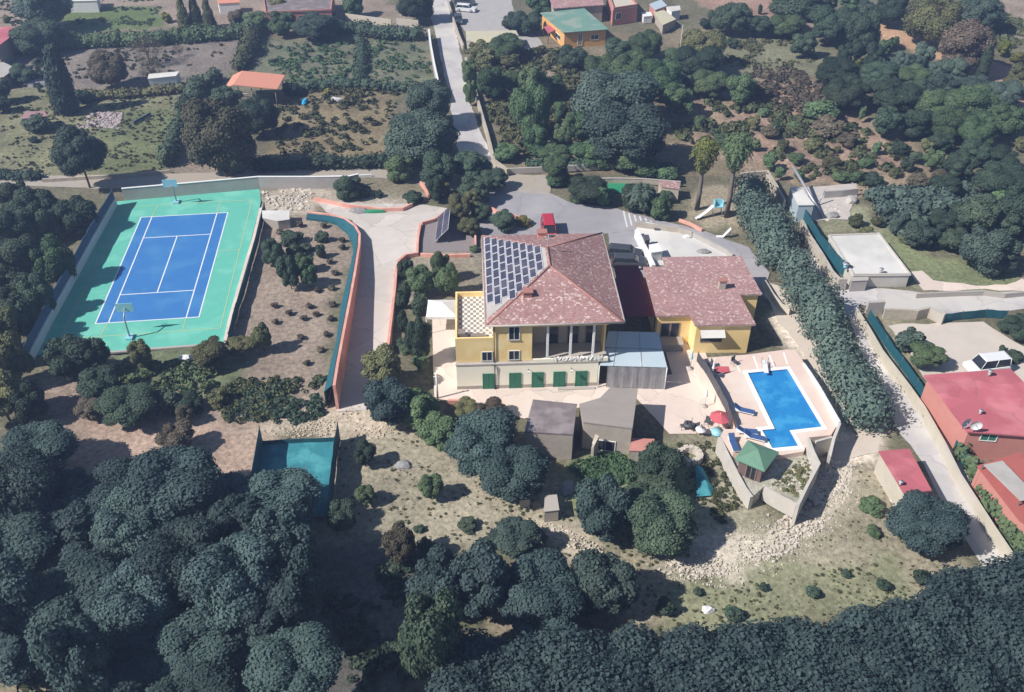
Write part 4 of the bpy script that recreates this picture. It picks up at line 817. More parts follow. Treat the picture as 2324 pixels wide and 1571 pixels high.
# ------------------------------------------------------------------ smaller objects
def car(label, c, x, y, rz, mt, L=4.2, Wd=1.75, Hh=1.45, van=False):
    p = at(c, x, y, 0); root = thing('parked_car', label, 'car', p, rz)
    h1 = .82; prof = [(-L/2,.35),(-L/2+.05,.75),(-L/2+.7,h1+.05),(L/2-.9 if not van else L/2-.2,h1+.08),(L/2-.05,.78),(L/2,.38)]
    vs = []; yy = [(-Wd/2,1),(-Wd/2+.08,1.0),(Wd/2-.08,1.0),(Wd/2,1)]
    n = len(prof)
    for y_,k in ((-Wd/2,.93),(-Wd/2+.09,1),(Wd/2-.09,1),(Wd/2,.93)):
        vs += [(a, y_, .35+(b-.35)*k) for a,b in prof]+[(a*.98, y_, .22) for a,b in (prof[-1],prof[0])]
    m = n+2; fs = [(j*m+i, j*m+(i+1)%m, (j+1)*m+(i+1)%m, (j+1)*m+i) for j in range(3) for i in range(m)]+[tuple(range(m))[::-1], tuple(range(3*m,4*m))]
    body = MB().add(vs, [f[::-1] for f in fs]).build('body', mt, root)
    a0,a1,b0,b1 = (-L/2+.9,L/2-.1,-L/2+1.5,L/2-.35) if not van else (-L/2+.8,L/2-.1,-L/2+1.3,L/2-.2)
    zt = Hh; w0 = Wd/2-.07; w1 = Wd/2-.24
    cv = [(a0,-w0,h1+.0),(a1,-w0,h1+.0),(a1,w0,h1+.0),(a0,w0,h1+.0),(b0,-w1,zt-.06),(b1,-w1,zt-.06),(b1,w1,zt-.06),(b0,w1,zt-.06)]
    MB().add(cv,[(0,1,5,4),(1,2,6,5),(2,3,7,6),(3,0,4,7),(4,5,6,7)]).build('windows', M['glassd'], root)
    e=.03; MB().add([(b0-.1,-w1-e,zt-.07),(b1+.08,-w1-e,zt-.07),(b1+.08,w1+e,zt-.07),(b0-.1,w1+e,zt-.07),(b0+.1,-w1+.1,zt),(b1-.1,-w1+.1,zt),(b1-.1,w1-.1,zt),(b0+.1,w1-.1,zt)],[(0,1,5,4),(1,2,6,5),(2,3,7,6),(3,0,4,7),(4,5,6,7)]).build('roof', mt, root)
    for s in (-1,1):
        for (xa,xb,r_) in ((a0,b0,.035),((a0+a1)/2,(b0+b1)/2,.03),(a1,b1,.035)): MB().tube([(xa,s*(w0+.01),h1),(xb,s*(w1+.02),zt-.06)],r_,n=4).build('window_pillar', mt, root)
    for sx_ in (-L/2+.8, L/2-.8):
        for s in (-1,1):
            wv = MB().tube([(sx_,s*(Wd/2-.2),.32),(sx_,s*(Wd/2+.01),.32)],.32,n=14).build('wheel', M['rubber'], root); MB().tube([(sx_,s*(Wd/2-.02),.32),(sx_,s*(Wd/2+.02),.32)],.19,n=10).build('rim', M['metal'], wv)
    for s in (-.6,.6):
        MB().box(-L/2-.02,-L/2+.06,s-.16,s+.16,.58,.70).build('headlight', M['lamp'], root); MB().box(L/2-.06,L/2+.02,s-.14,s+.14,.6,.72).build('tail_light', M['tail'], root)
    return root
car('red van parked on the asphalt behind the villa','E',1452,395,R(93),M['carred'],4.3,1.8,1.9,True)
car('dark grey car parked right of the villa roof, the farther of two','E',1955,545,R(170),M['cardark'])
car('dark grey car right of the villa roof, the nearer one half hidden','E',1985,605,R(176),M['cardark'])
car('white car parked in the yard beside the lane at the top','B',905,75,R(165),M['carwhite'])
car('dark car parked in the yard at the very top beside the lane','B',895,30,R(165),M['cardark'])
car('white car at the near edge of the red outbuilding at the lower right','K',2235,900,R(115),M['carwhite'])
car('dark car partly under the top of the yard beside the lane wall','B',850,150,R(95),M['cardark'],3.8)
car('white van parked behind the big red-roofed house','G',2065,1300,R(10),M['carwhite'],4.2,1.8,1.8,True)
# parking bay lines
mb = MB()
for i,(a,b) in enumerate((((205,362),(242,522)),((258,385),(288,508)),((312,402),(335,480)),((365,414),(383,462)),((420,432),(434,462)),((474,458),(486,470)))):
    q = P('F',[(a[0],a[1]),(a[0]+17,a[1]),(b[0]+15,b[1]),b]); mb.sheet(q, .012)
mb.sheet(P('F',[(70,727),(390,725),(390,736),(70,738)]), .012)
tag(mb.build('bay_markings', M['paint']), kind='structure')
# basketball hoops at the two ends of the court
def hoop(label, base, rz):
    root = thing('basketball_hoop', label, 'basketball hoop', base, rz)
    MB().box(-.35,.35,-.5,.5,.0,.25).build('base', M['cyan'], root)
    MB().tube([(0,0,.2),(0,0,2.6),(0,.9,3.2)],.10,.07,8).build('pole', M['metal'], root)
    MB().box(-.9,.9,.9,.95,2.75,3.8).build('backboard', M['cyan'], root)
    mb = MB(); ring = [(.23*math.cos(k*math.pi/6), 1.25+.23*math.sin(k*math.pi/6), 3.0) for k in range(13)]; mb.tube(ring,.02,n=5).build('rim', M['orange'], root)
    return root
hoop('pale blue-green basketball hoop at the near end of the tennis court', at('N',865,1085,0.02), R(5))
hoop('pale blue-green basketball hoop at the far end of the tennis court', at('N',1175,185,0.02), R(185))
# slide and bent panel in the palm bed
p = at('F',1145,400,0); sl = thing('playground_slide','pale blue slide tower with white chute near the palms','slide',p)
MB().box(-.6,.6,-.4,.4,1.25,1.35).box(-.6,-.5,-.4,.4,1.36,2.1).box(.5,.6,-.4,.4,1.36,2.1).box(-.49,.49,.32,.4,1.36,2.1).build('tower', M['cyan'], sl)
for x in (-.55,.55):
    for y in (-.35,.35): MB().tube([(x,y,0),(x,y,1.25)],.05).build('leg', M['metal'], sl)
ch = [(-.6,-.0,1.3),(-1.6,-.5,.6),(-2.6,-1.0,.12),(-3.0,-1.2,.1)]; vs=[]
for x,y,z in ch: vs += [(x-.1,y+.28,z+.14),(x-.08,y+.26,z),(x+.08,y-.26,z),(x+.1,y-.28,z+.14)]
MB().add(vs,[(4*i+j,4*i+j+1,4*i+j+5,4*i+j+4) for i in range(3) for j in range(3)]).build('chute', M['white'], sl)
mb = MB(); q = [at('F',1140,620,.05),at('F',1205,620,.05),at('F',1285,540,1.0)]
vs=[]; 
for p_ in q: vs += [(p_.x,p_.y-.25,p_.z),(p_.x,p_.y+.25,p_.z),(p_.x,p_.y-.25,p_.z+.08),(p_.x,p_.y+.25,p_.z+.08)]
mb.add(vs,[(2,6,7,3),(6,10,11,7),(0,1,5,4),(4,5,9,8),(0,4,6,2),(4,8,10,6),(1,3,7,5),(5,7,11,9),(0,2,3,1),(8,9,11,10)]).tube([(q[2].x,q[2].y,0),(q[2].x,q[2].y,1)],.05); o=mb.build('garden_lounger', M['white']); recen(o,(q[0].x,q[0].y,0)); tag(o,'bent white lounger on the asphalt right of the white terrace','lounger')
# loungers by the pool
def lounger(label, c, x, y, rz, z=DZ):
    root = thing('sun_lounger', label, 'sun lounger', at(c,x,y,z), rz, group='blue sun loungers beside the pool')
    MB().box(-.95,.95,-.3,.3,.26,.32).build('frame', M['white'], root)
    MB().box(-.93,.35,-.27,.27,.325,.40).build('mattress', M['bluef'], root)
    MB().add([(.36,-.27,.34),(.36,.27,.34),(.95,.27,.72),(.95,-.27,.72),(.36,-.27,.42),(.36,.27,.42),(.92,.27,.80),(.92,-.27,.80)],[(0,1,2,3),(7,6,5,4),(0,4,5,1),(1,5,6,2),(2,6,7,3),(3,7,4,0)]).build('backrest', M['bluef'], root)
    for x_ in (-.8,.7):
        for y_ in (-.26,.26): MB().tube([(x_,y_,0),(x_,y_,.26)],.025).build('leg', M['white'], root)
    return root
lounger('blue sun lounger standing alone on the deck left of the pool','H',1715,292,R(160))
lounger('blue sun lounger left of the small pool arm, upper one of two','H',1735,430,R(172))
lounger('blue sun lounger just below another, left of the small pool arm','H',1785,468,R(160))
lounger('blue sun lounger at the deck corner by the green-roofed hut','H',1645,515,R(95))
def parasol(label, c, x, y, z0, col, hh=2.1, r=1.3, closed=False):
    root = thing('parasol', label, 'parasol', at(c,x,y,z0), 0)
    MB().tube([(0,0,0),(0,0,hh+.4)],.035,n=8).build('pole', M['white'], root); MB().tube([(0,0,0),(0,0,.1)],.3,n=12).build('base', M['conc'], root)
    n=8; vs=[(0,0,hh+.35)]; rr = .16 if closed else r
    for k in range(n): a=2*math.pi*k/n; vs.append((math.cos(a)*rr, math.sin(a)*rr, hh-.9 if closed else hh-.12))
    MB().add(vs,[(0,k+1,(k+1)%n+1) for k in range(n)]+[tuple(range(1,n+1))[::-1]]).build('canopy', col, root); return root
parasol('open red parasol at the courtyard edge beside the pool deck','H',1545,400,0,M['redf'],1.6,1.0)
parasol('closed white parasol standing on the courtyard left of the mesh fence','H',1455,250,0,M['white'],2.2,closed=True)
parasol('closed white parasol near the annex corner by the pool fence','G',250,1345,DZ,M['white'],2.0,closed=True)
parasol('closed pale parasol beside the canopy corner','G',105,1290,0,M['cyan'],2.2,closed=True)
p = at('H',1537,430,0); o = MB().tube([(0,0,0),(0,0,.35)],.55,n=20).tube([(0,0,.352),(0,0,.36)],.5,n=20).build('round_tub', M['cyan']); o.location=p; tag(o,'round pale blue tub beside the red parasol','tub')
def chair(label, p, rz, mt):
    root = thing('patio_chair', label, 'chair', p, rz, group='dark chairs at the courtyard edge')
    MB().box(-.24,.24,-.24,.24,.42,.46).build('seat', mt, root); MB().box(-.24,.24,.2,.25,.46,.9).build('backrest', mt, root)
    for x in (-.21,.21):
        for y in (-.21,.21): MB().tube([(x,y,0),(x,y,.42)],.02,n=5).build('leg', mt, root)
    return root
def table(label, p, mt, r=.5):
    root = thing('patio_table', label, 'table', p)
    MB().tube([(0,0,.70),(0,0,.74)],r,n=16).build('tabletop', mt, root); MB().tube([(0,0,0),(0,0,.7)],.05,n=8).build('pedestal', M['metald'], root); return root
table('dark round patio table at the lower courtyard edge', at('H',1345,405,0), M['metald'])
table('white round patio table at the lower courtyard edge, right of the dark one', at('H',1425,440,0), M['white'])
for i,(x,y,l) in enumerate(((1310,400,'leftmost dark chair at the lower courtyard edge'),(1350,378,'dark chair behind the dark round patio table'),(1385,405,'dark chair right of the dark round patio table'),(1470,372,'dark chair just left of the red parasol'),(1415,425,'dark chair between the dark and the white patio tables'))): chair(l, at('H',x,y,0), random.uniform(-2,2), M['metald'])
for i,(x,y,l) in enumerate(((395,1262,'dark chair on the pool deck in front of the annex wall'),(290,1345,'dark chair on the pool deck near the closed white parasol'),(230,1278,'dark chair at the upper left corner of the pool deck'))): chair(l, at('G',x,y,DZ), random.uniform(-2,2), M['metald'])
o = MB().box(-.8,.8,-.5,.5,0,.02).build('red_mat', M['redf']); o.location = at('G',312,1296,DZ+.01); tag(o,'small dark red mat on the pool deck in front of the annex','mat')
# pool ladder/diving board
p = at('K',600,-10,DZ+.03); db = thing('diving_board','white diving board at the far end of the pool','diving board',p,R(-8))
MB().box(-.22,.22,-1.3,.7,.32,.38).build('board', M['white'], db); MB().box(-.25,.25,.1,.6,.0,.31).build('stand', M['white'], db)
for s in (-.3,.3): MB().tube([(s,.6,0),(s,.6,.8),(s,.0,.8),(s,-.1,.1)],.025).build('rail', M['metal'], db)
# white posts, pole
for c,x,y,h_,l in (('J',1360,195,3.0,'white post at the near left corner of the courtyard'),('C',25,450,7.5,'tall grey utility pole among the trees right of the orange house')):
    p = at(c,x,y,0); o = MB().tube([(0,0,0),(0,0,h_)],.11,.08,8).box(-.3,.3,-.04,.04,h_-.35,h_-.27).build('utility_pole' if h_>5 else 'white_post', M['conc'] if h_>5 else M['white']); o.location=p; tag(o,l,'pole' if h_>5 else 'post')
# leaning beam in the upper right plot
a = at('G',992,285,.1); b = at('G',985,270,.1)+Vector((-3.2,9,5.2)); tb = P('G',[(992,285)],.1)[0]
q0 = at('G',990,285,.1); q1 = at('C',790,1110,3.2)
o = MB().tube([q0-q0,q1-q0],.22,.2,6).build('leaning_beam', M['metal']); o.location=q0; tag(o,'long grey beam leaning over the slim white-roofed shed','beam')
q0 = at('G',955,200,.1); q1 = at('G',1000,105,1.8); o = MB().tube([(0,0,0),q1-q0],.12,.1,6).build('leaning_beam', M['metal']); o.location=q0; tag(o,'short grey brace beside the long leaning beam','beam')
# field odds and ends
def blob(name, label, cat, c, x, y, sx, sy, sz, mt, z=0, seed=1):
    rs = random.Random(seed); bm = bmesh.new(); bmesh.ops.create_icosphere(bm, subdivisions=2, radius=1)
    for v in bm.verts: k = 1+rs.uniform(-.18,.18); v.co = Vector((v.co.x*sx*k, v.co.y*sy*k, max(-.1,v.co.z*sz*k)))
    me = bpy.data.meshes.new(name); bm.to_mesh(me); bm.free(); me.materials.append(mt); o = bpy.data.objects.new(name, me); C.objects.link(o); o.location = at(c,x,y,z); tag(o,label,cat); return o
blob('boulder','white boulder lying in the brown field behind the orange shelter','boulder','A',2232,668,1.0,.6,.55,M['offw'],0,3)
blob('boulder','white boulder in scrub below the tennis court','boulder','N',1232,1225,.7,.45,.5,M['white'],0,4)
blob('boulder','small white boulder on the dry lawn at the bottom','boulder','L',1235,430,.5,.35,.35,M['white'],0,5)
blob('junk_heap','grey and white heap of planks beside the low tree on the bare ground','heap','J',1130,640,.8,.6,.3,M['heap'],0,6)
blob('junk_heap','pale heap of junk under the trees above the grey concrete block','heap','H',545,790,.7,1.0,.4,M['heap'],0,7)
blob('junk_heap','grey covered heap on the upper right slab','heap','G',1050,275,.9,.7,.5,M['heap'],0,8)
blob('boulder','pale rock beside the leaning beam plot corner','rock','G',1175,180,.9,.8,.9,M['conc'],0,9)
blob('tarp_heap','grey tarpaulin heap with green cover on the driveway edge','heap','B',190,1405,1.4,.7,.5,M['heap'],0,10)
blob('tarp_heap','green tarpaulin strip on the driveway beside the grey heap','tarpaulin','B',290,1410,1.9,.45,.35,M['hutg2'],0,11)
blob('junk_heap','blue-grey pile of boards in the upper left yard','heap','A',240,560,2.0,1.5,.7,M['heap'],0,12)
blob('bathtub','bright blue boat-shaped tub lying in the brown field','tub','A',2025,675,.45,1.2,.35,mat('bright_blue_plastic',(.03,.35,.62),(.02,.3,.55),2),0,13)
blob('boulder','white-painted block on the white walled terrace','block','F',850,625,.6,.3,.35,M['white'],.31,14)
blob('junk_heap','grey plastic heap at the near edge of the white terrace','heap','F',1020,770,.9,.5,.3,M['heap'],.31,15)
blob('boulder','dark round dome on the white walled terrace','dome','F',565,540,.75,.5,.5,M['metald'],.31,16)
blob('boulder','small white sack at the big tree right of the rubble','sack','K',1475,870,.6,.4,.4,M['white'],0,17)
o = MB().box(0,4,-.03,.03,.0,.5).build('low_screen', M['navy']); o.location = at('A',890,830); o.rotation_euler=(0,0,R(68)); tag(o,'short dark screen beside the stone patch in the left field','screen')
# rubble
def rubble(name, c, poly, n, s0, s1, mt, seed, z=0, kind='stuff'):
    rs = np.random.RandomState(seed); w_ = P(c, poly, z); xs=[p.x for p in w_]; ys=[p.y for p in w_]; mb = MB(); k=0
    while k < n:
        x = rs.uniform(min(xs),max(xs)); y = rs.uniform(min(ys),max(ys))
        if not mask(w_, np.array([x]), np.array([y]))[0]: continue
        if vnoise(np.array([x]),np.array([y]),1.6,seed)[0] < rs.uniform(.15,.75): continue
        k += 1; s = s0+(s1-s0)*rs.rand()**3; a = rs.rand()*6.28; m_ = rs.randint(4,7)
        b = [(x+math.cos(a+6.28*i/m_)*s*rs.uniform(.7,1.2), y+math.sin(a+6.28*i/m_)*s*rs.uniform(.6,1)) for i in range(m_)]
        t = [(x+(p[0]-x)*.6, y+(p[1]-y)*.6) for p in b]; hh = s*rs.uniform(.2,.5)
        mb.add([(*p,z-.03) for p in b]+[(*p,z+hh*rs.uniform(.7,1.2)) for p in t],[(i,(i+1)%m_,(i+1)%m_+m_,i+m_) for i in range(m_)]+[tuple(range(m_,2*m_))])
    o = mb.build(name, mt); tag(o, kind=kind); return o
rubble('rubble','D',[(1480,1300),(1560,1250),(1700,1225),(1800,1160),(1870,1060),(1930,1050),(1940,1110),(1880,1190),(1760,1275),(1600,1315)],1300,.06,.24,M['stone'],21)
rubble('rubble','D',[(1440,1310),(1520,1220),(1700,1190),(1800,1120),(1850,1020),(1960,1030),(1950,1140),(1880,1230),(1760,1310),(1600,1350)],900,.04,.13,M['stone'],31)
rubble('rubble','D',[(1490,1270),(1600,1230),(1640,1300),(1530,1330)],150,.07,.22,M['stone'],22)
rubble('rubble','D',[(580,980),(760,935),(850,905),(890,980),(860,1000),(700,1000)],500,.06,.2,mat('pale_sandstone',(.55,.47,.36),(.40,.34,.26),2,.6),23)
rubble('rubble','D',[(1200,1180),(1280,1195),(1380,1250),(1340,1265),(1230,1210)],220,.06,.2,M['stone'],24)
rubble('stone_rubble','A',[(500,850),(600,750),(820,745),(800,855)],500,.12,.5,mat('mauve_rubble',(.46,.39,.37),(.30,.25,.25),2,.6),25)
rubble('debris','N',[(1745,100),(2080,90),(2060,230),(1930,240),(1745,170)],260,.08,.4,M['stone'],26)
rubble('debris','G',[(930,290),(1060,160),(1140,290),(1000,305)],90,.08,.4,M['stone'],27)
rubble('rubble','K',[(620,780),(900,560),(950,640),(830,860)],160,.06,.22,M['stone'],28,HZ)
rubble('rubble','K',[(880,870),(1010,620),(1200,640),(1120,800),(980,900)],350,.08,.3,M['stone'],29)

def dish(label, p, rz):
    root = thing('satellite_dish', label, 'satellite dish', p, rz); MB().tube([(0,0,0),(0,0,.7)],.04).build('mast', M['metal'], root)
    bm = MB(); n=14; vs=[(0,0,.85)]
    for r_,y_ in ((.28,-.05),(.5,-.16)):
        for k in range(n): a=2*math.pi*k/n; vs.append((math.cos(a)*r_, y_, .85+math.sin(a)*r_))
    bm.add(vs,[(0,1+(k+1)%n,1+k) for k in range(n)]+[(1+k,1+(k+1)%n,1+n+(k+1)%n,1+n+k) for k in range(n)]); bm.build('reflector', M['white'], root); MB().tube([(0,0,.85),(0,-.5,.8)],.02).build('feed_arm', M['metal'], root); return root
dish('upper of two white satellite dishes at the corner of the big red-roofed house', at('K',1915,400,3.36), R(20))
dish('lower of two white satellite dishes at the corner of the big red-roofed house', at('K',1985,418,3.36)+Vector((0,0,0)), R(-10))
def vent(label, p, r=.25, hh=.5, m_='conc'):
    root = thing('roof_vent', label, 'roof vent', p); MB().tube([(0,0,-.02),(0,0,hh)],r*.6,n=10).build('pipe', M[m_], root); MB().tube([(0,0,hh+.05),(0,0,hh+.12)],r,n=10).build('cap', M['metal'], root)
vent('roof vent on the big red-roofed house near its far edge', at('K',2090,45,3.36)); vent('roof vent in the middle of the big red-roofed house', at('K',2030,300,3.36),.2,.35)
vent('small vent on the white flat-roofed building, right part', at('G',1370,655,1.75)); vent('pale blue bucket-like vent at the near left corner of the white flat roof', at('G',1135,620,1.75),.4,.5,'cyan')
vent('vent at the near edge of the small bright red-roofed shed', at('K',1500,770,2.45),.2,.3)
# washing line and garden odds in the yard
for x,y,l in () and ((2035,700,'rust-coloured drum at the upper edge of the red outbuilding'),):
    o = MB().tube([(0,0,0),(0,0,.9)],.3,n=12).build('drum', M['ridge']); o.location = at('K',x,y,2.53); tag(o,l,'drum')
# ------------------------------------------------------------------ vegetation
def leaf_mesh(name, lobes, n, ls, core=.78, seed=0, upb=.25, zmin=None, fluff=.16, asp=1.0):
    """lobes: (x,y,z,rx,ry,rz). Small leaf-clump faces over the lobes, on a solid inner mass of foliage"""
    rs = np.random.RandomState(seed); L = np.array(lobes, float); ar = (L[:,3]*L[:,4]+L[:,4]*L[:,5]+L[:,3]*L[:,5]); pr = ar/ar.sum()
    k = rs.choice(len(L), n*2, p=pr); d = rs.normal(size=(n*2,3)); d /= np.linalg.norm(d,axis=1)[:,None]
    rr = 1+rs.normal(size=n*2)*fluff*.5; p = L[k,:3]+d*L[k,3:]*rr[:,None]
    ok = np.ones(len(p),bool)
    for l in range(len(L)):
        q = (p-L[l,:3])/L[l,3:]; ins = (q*q).sum(1) < .72; ok &= ~(ins & (k!=l))
    if zmin is not None: ok &= p[:,2] > zmin
    p = p[ok][:n]; d = d[ok][:n]; k = k[ok][:n]; m = len(p)
    nn = d+rs.normal(size=(m,3))*.42; nn[:,2] += upb; nn /= np.linalg.norm(nn,axis=1)[:,None]
    t = np.cross(nn, rs.normal(size=(m,3))); t /= np.linalg.norm(t,axis=1)[:,None]; b = np.cross(nn,t)
    s = ls*rs.uniform(.6,1.35,m)[:,None]; b = b*asp
    v = np.stack([p-t*s*.9-b*s*.35, p-t*s*.1-b*s, p+t*s-b*s*.2, p+t*s*.35+b*s*.95, p-t*s*.65+b*s*.7],1).reshape(-1,3)
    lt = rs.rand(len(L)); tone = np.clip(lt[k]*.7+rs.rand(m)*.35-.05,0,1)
    tone = np.repeat(tone,5); faces = np.arange(m*5).reshape(m,5).tolist(); vs = v.tolist(); tn = tone.tolist()
    if core:
        bm = bmesh.new(); bmesh.ops.create_icosphere(bm, subdivisions=2, radius=1); iv = np.array([v_.co[:] for v_ in bm.verts]); fi = [[v_.index for v_ in f.verts] for f in bm.faces]; bm.free()
        for l in range(len(L)):
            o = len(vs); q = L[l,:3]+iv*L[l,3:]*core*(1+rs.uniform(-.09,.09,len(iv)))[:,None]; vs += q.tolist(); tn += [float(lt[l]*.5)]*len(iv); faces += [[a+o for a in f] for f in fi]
    me = bpy.data.meshes.new(name); me.from_pydata(vs, [], faces); a = me.attributes.new('tone','FLOAT','POINT'); a.data.foreach_set('value', tn); me.update()
    return me
def lobes_round(seed, n=13, flat=1.0, spread=.62):
    rs = np.random.RandomState(seed); out = [(0,0,-.05,.62,.62,.66*flat)]
    for i in range(n):
        a = 2*math.pi*(i*.618)+rs.uniform(-.3,.3); zz = -.45+1.1*(i/(n-1)); rr = spread*math.sqrt(max(.05,1-(zz*.95)**2))
        s = rs.uniform(.22,.5); rr *= rs.uniform(.75,1.12); out.append((math.cos(a)*rr, math.sin(a)*rr, zz*flat, s, s, s*rs.uniform(.75,1)))
    return out
CM = {}
for i in range(5): CM['round%d'%i] = leaf_mesh('crown', lobes_round(40+i, 12+i), 7500, .044, core=.88, seed=i)
for i in range(4): CM['big%d'%i] = leaf_mesh('crown', lobes_round(140+i, 18+2*i, .95, .66), 15000, .030, core=.9, seed=i+7)
for i in range(3): CM['bush%d'%i] = leaf_mesh('foliage', lobes_round(70+i, 8, .9, .5), 2200, .08, core=.85, seed=20+i)
for i in range(2): CM['sapl%d'%i] = leaf_mesh('foliage', lobes_round(80+i, 5, .9, .45), 260, .16, core=.5, seed=30+i)
for i in range(2):
    L = [(0,0,z_,.55*(1-z_*.55 if z_>0 else .95), .55*(1-z_*.55 if z_>0 else .95), .28) for z_ in np.linspace(-.75,.78,8)]
    L = [(x+random.uniform(-.1,.1),y+random.uniform(-.1,.1),z_,a*1.45,b*1.45,c_) for x,y,z_,a,b,c_ in L]
    CM['tall%d'%i] = leaf_mesh('crown', L, 4000, .055, core=.88, seed=50+i)
L = [(random.uniform(-.06,.06),random.uniform(-.06,.06),z_,max(.12,.85*(1-(z_+1)/2.15)),max(.12,.85*(1-(z_+1)/2.15)),.22) for z_ in np.linspace(-.85,.85,10)]
CM['cone0'] = leaf_mesh('crown', L, 2600, .07, seed=60, asp=.6)
for i in range(2): CM['bare%d'%i] = leaf_mesh('crown', lobes_round(90+i, 12), 2600, .05, core=0, seed=90+i, asp=.25, fluff=.8)
def trunk_mesh(seed):
    rs = random.Random(seed); mb = MB(); mb.tube([(0,0,0),(.01,.01,.35),(rs.uniform(-.03,.03),rs.uniform(-.03,.03),.62)],.035,.022,7)
    for k in range(5):
        a = k*1.26+rs.uniform(-.3,.3); mb.tube([(0,0,rs.uniform(.38,.6)),(math.cos(a)*.1,math.sin(a)*.1,.72),(math.cos(a)*.2,math.sin(a)*.2,.88)],.018,.006,5)
    me = bpy.data.meshes.new('trunk'); me.from_pydata(mb.v,[],mb.f); me.polygons.foreach_set('use_smooth',[True]*len(me.polygons)); return me
TM = [trunk_mesh(i) for i in range(3)]
MC = {}
for me in CM.values(): me.materials.append(M['dark'])
for t_ in TM: t_.materials.append(M['bark'])
PLANTS = []
GROUPS = {'tree':'broad-crowned trees around the properties','bush':'bushes around the properties','sapling':'small saplings and seedlings'}
def fit(c, bb, z0=0, tr=0):
    (u0,v0),(u1,v1) = px(c,bb[0],bb[1]), px(c,bb[2],bb[3]); u=(u0+u1)/2; v=(v0+v1)/2; zc = 2
    for _ in range(6):
        p = at('D',u,v,z0+zc); dep = p.y*math.cos(T)+(H-p.z)*math.sin(T); ppm = F/dep; th = T+math.atan((v-CY)/F)
        r = (u1-u0)/2/ppm; hv = (v1-v0)/2/ppm; c2 = hv*hv-(r*math.sin(th))**2; c_ = math.sqrt(c2)/math.cos(th) if c2>0 else 0
        c_ = min(max(c_, .55*r), 3.2*r); zc = c_+tr
    return p, r, c_, zc
def plant(kind, mk, c, bb, key=None, z0=0, tr=None, label=None, name=None, colw=None):
    (u0,v0),(u1,v1) = px(c,bb[0],bb[1]), px(c,bb[2],bb[3])
    if tr is None: tr = {'tree':.35,'bush':-.15,'sapling':.0}[kind]
    p, r, c_, zc = fit(c, bb, z0, tr)
    if tr == .35 and kind == 'tree' and r > 2: tr = .5; p, r, c_, zc = fit(c, bb, z0, tr)
    i = len(PLANTS); key = key or ('big%d'%(i%4) if kind=='tree' and r > 2.6 else None) or {'tree':'round%d'%(i%5),'bush':'bush%d'%(i%3),'sapling':'sapl%d'%(i%2)}[kind]
    nm = name or {'tree':'tree','bush':'bush','sapling':'sapling'}[kind]
    root = thing(nm, None, nm.replace('_',' '), (p.x,p.y,z0), random.uniform(0,6.28) if key[:4] != 'tall' else 0)
    cr = bpy.data.objects.new('crown', CM[key]); C.objects.link(cr); cr.material_slots[0].link = 'OBJECT'; cr.material_slots[0].material = M[mk]; cr.parent = root; cr.location = (0,0,zc); k = 1/.93; cr.scale = (r*k, r*k*random.uniform(.92,1.05), c_/.93)
    if kind != 'sapling' or tr > .2:
        t = bpy.data.objects.new('trunk', TM[i%3]); C.objects.link(t); t.parent = root; t.scale = (r*1.6, r*1.6, (zc+c_*.5)); t.location = (0,0,-.1)
    root['group'] = GROUPS[kind]
    PLANTS.append(dict(o=root, kind=nm, mk=mk, u=(u0+u1)/2, v=(v0+v1)/2, w=(u1-u0), key=key, label=label)); return root
def T_(mk, c, *bbs, **kw):
    g = kw.pop('grow', 0)
    for bb in bbs:
        dx, dy = (bb[2]-bb[0])*g/2, (bb[3]-bb[1])*g/2; plant('tree', mk, c, (bb[0]-dx,bb[1],bb[2]+dx,bb[3]+dy*2) if g else bb, **kw)
def B_(mk, c, *bbs, **kw):
    g = kw.pop('shrink', 0)
    for bb in bbs:
        dx, dy = (bb[2]-bb[0])*g/2, (bb[3]-bb[1])*g/2; plant('bush', mk, c, (bb[0]+dx,bb[1]+dy*2,bb[2]-dx,bb[3]), **kw)
def S_(mk, c, *bbs, **kw):
    for bb in bbs: plant('sapling', mk, c, bb, **kw)
# big wood, bottom left
T_('wood_','I',(60,258,326,450),(-80,380,260,720),(245,485,430,640),(430,462,760,690),(680,368,1060,700),(200,610,480,850),(480,582,790,860),(-160,720,230,1010),(160,990,580,1262),(1045,600,1290,830),tr=1.5,grow=.14)
T_('wood_','I',(700,740,1060,1080),(1230,680,1500,960),(1040,530,1240,700),(1180,520,1512,760),(270,850,560,1060),(500,960,830,1280),(-100,960,180,1280),(240,1240,540,1600),(480,1280,820,1560),(-120,1230,190,1460),(1330,880,1560,1200),(350,600,560,800),(620,900,860,1100),(60,560,260,780),(560,640,760,840),(330,1380,560,1600),(880,1180,1120,1360),tr=1.2,grow=.14)
T_('wood_','I',(770,1250,1180,1470),(1060,1100,1430,1400),(720,1450,1150,1760),tr=1.2); T_('wood_','I',(930,812,1362,1230),tr=3.5); T_('wood_','I',(1220,1250,1655,1640),(1120,1000,1480,1260),tr=4.5)
# trees at bottom centre
T_('dark','L',(185,385,390,690),tr=.8); T_('wood_','L',(210,225,410,440),(340,215,560,450),(510,245,790,500),(560,370,800,520),tr=.6); T_('blue','L',(770,238,985,450),(490,108,668,250),tr=.6); T_('brown','L',(115,140,230,270),tr=.3)
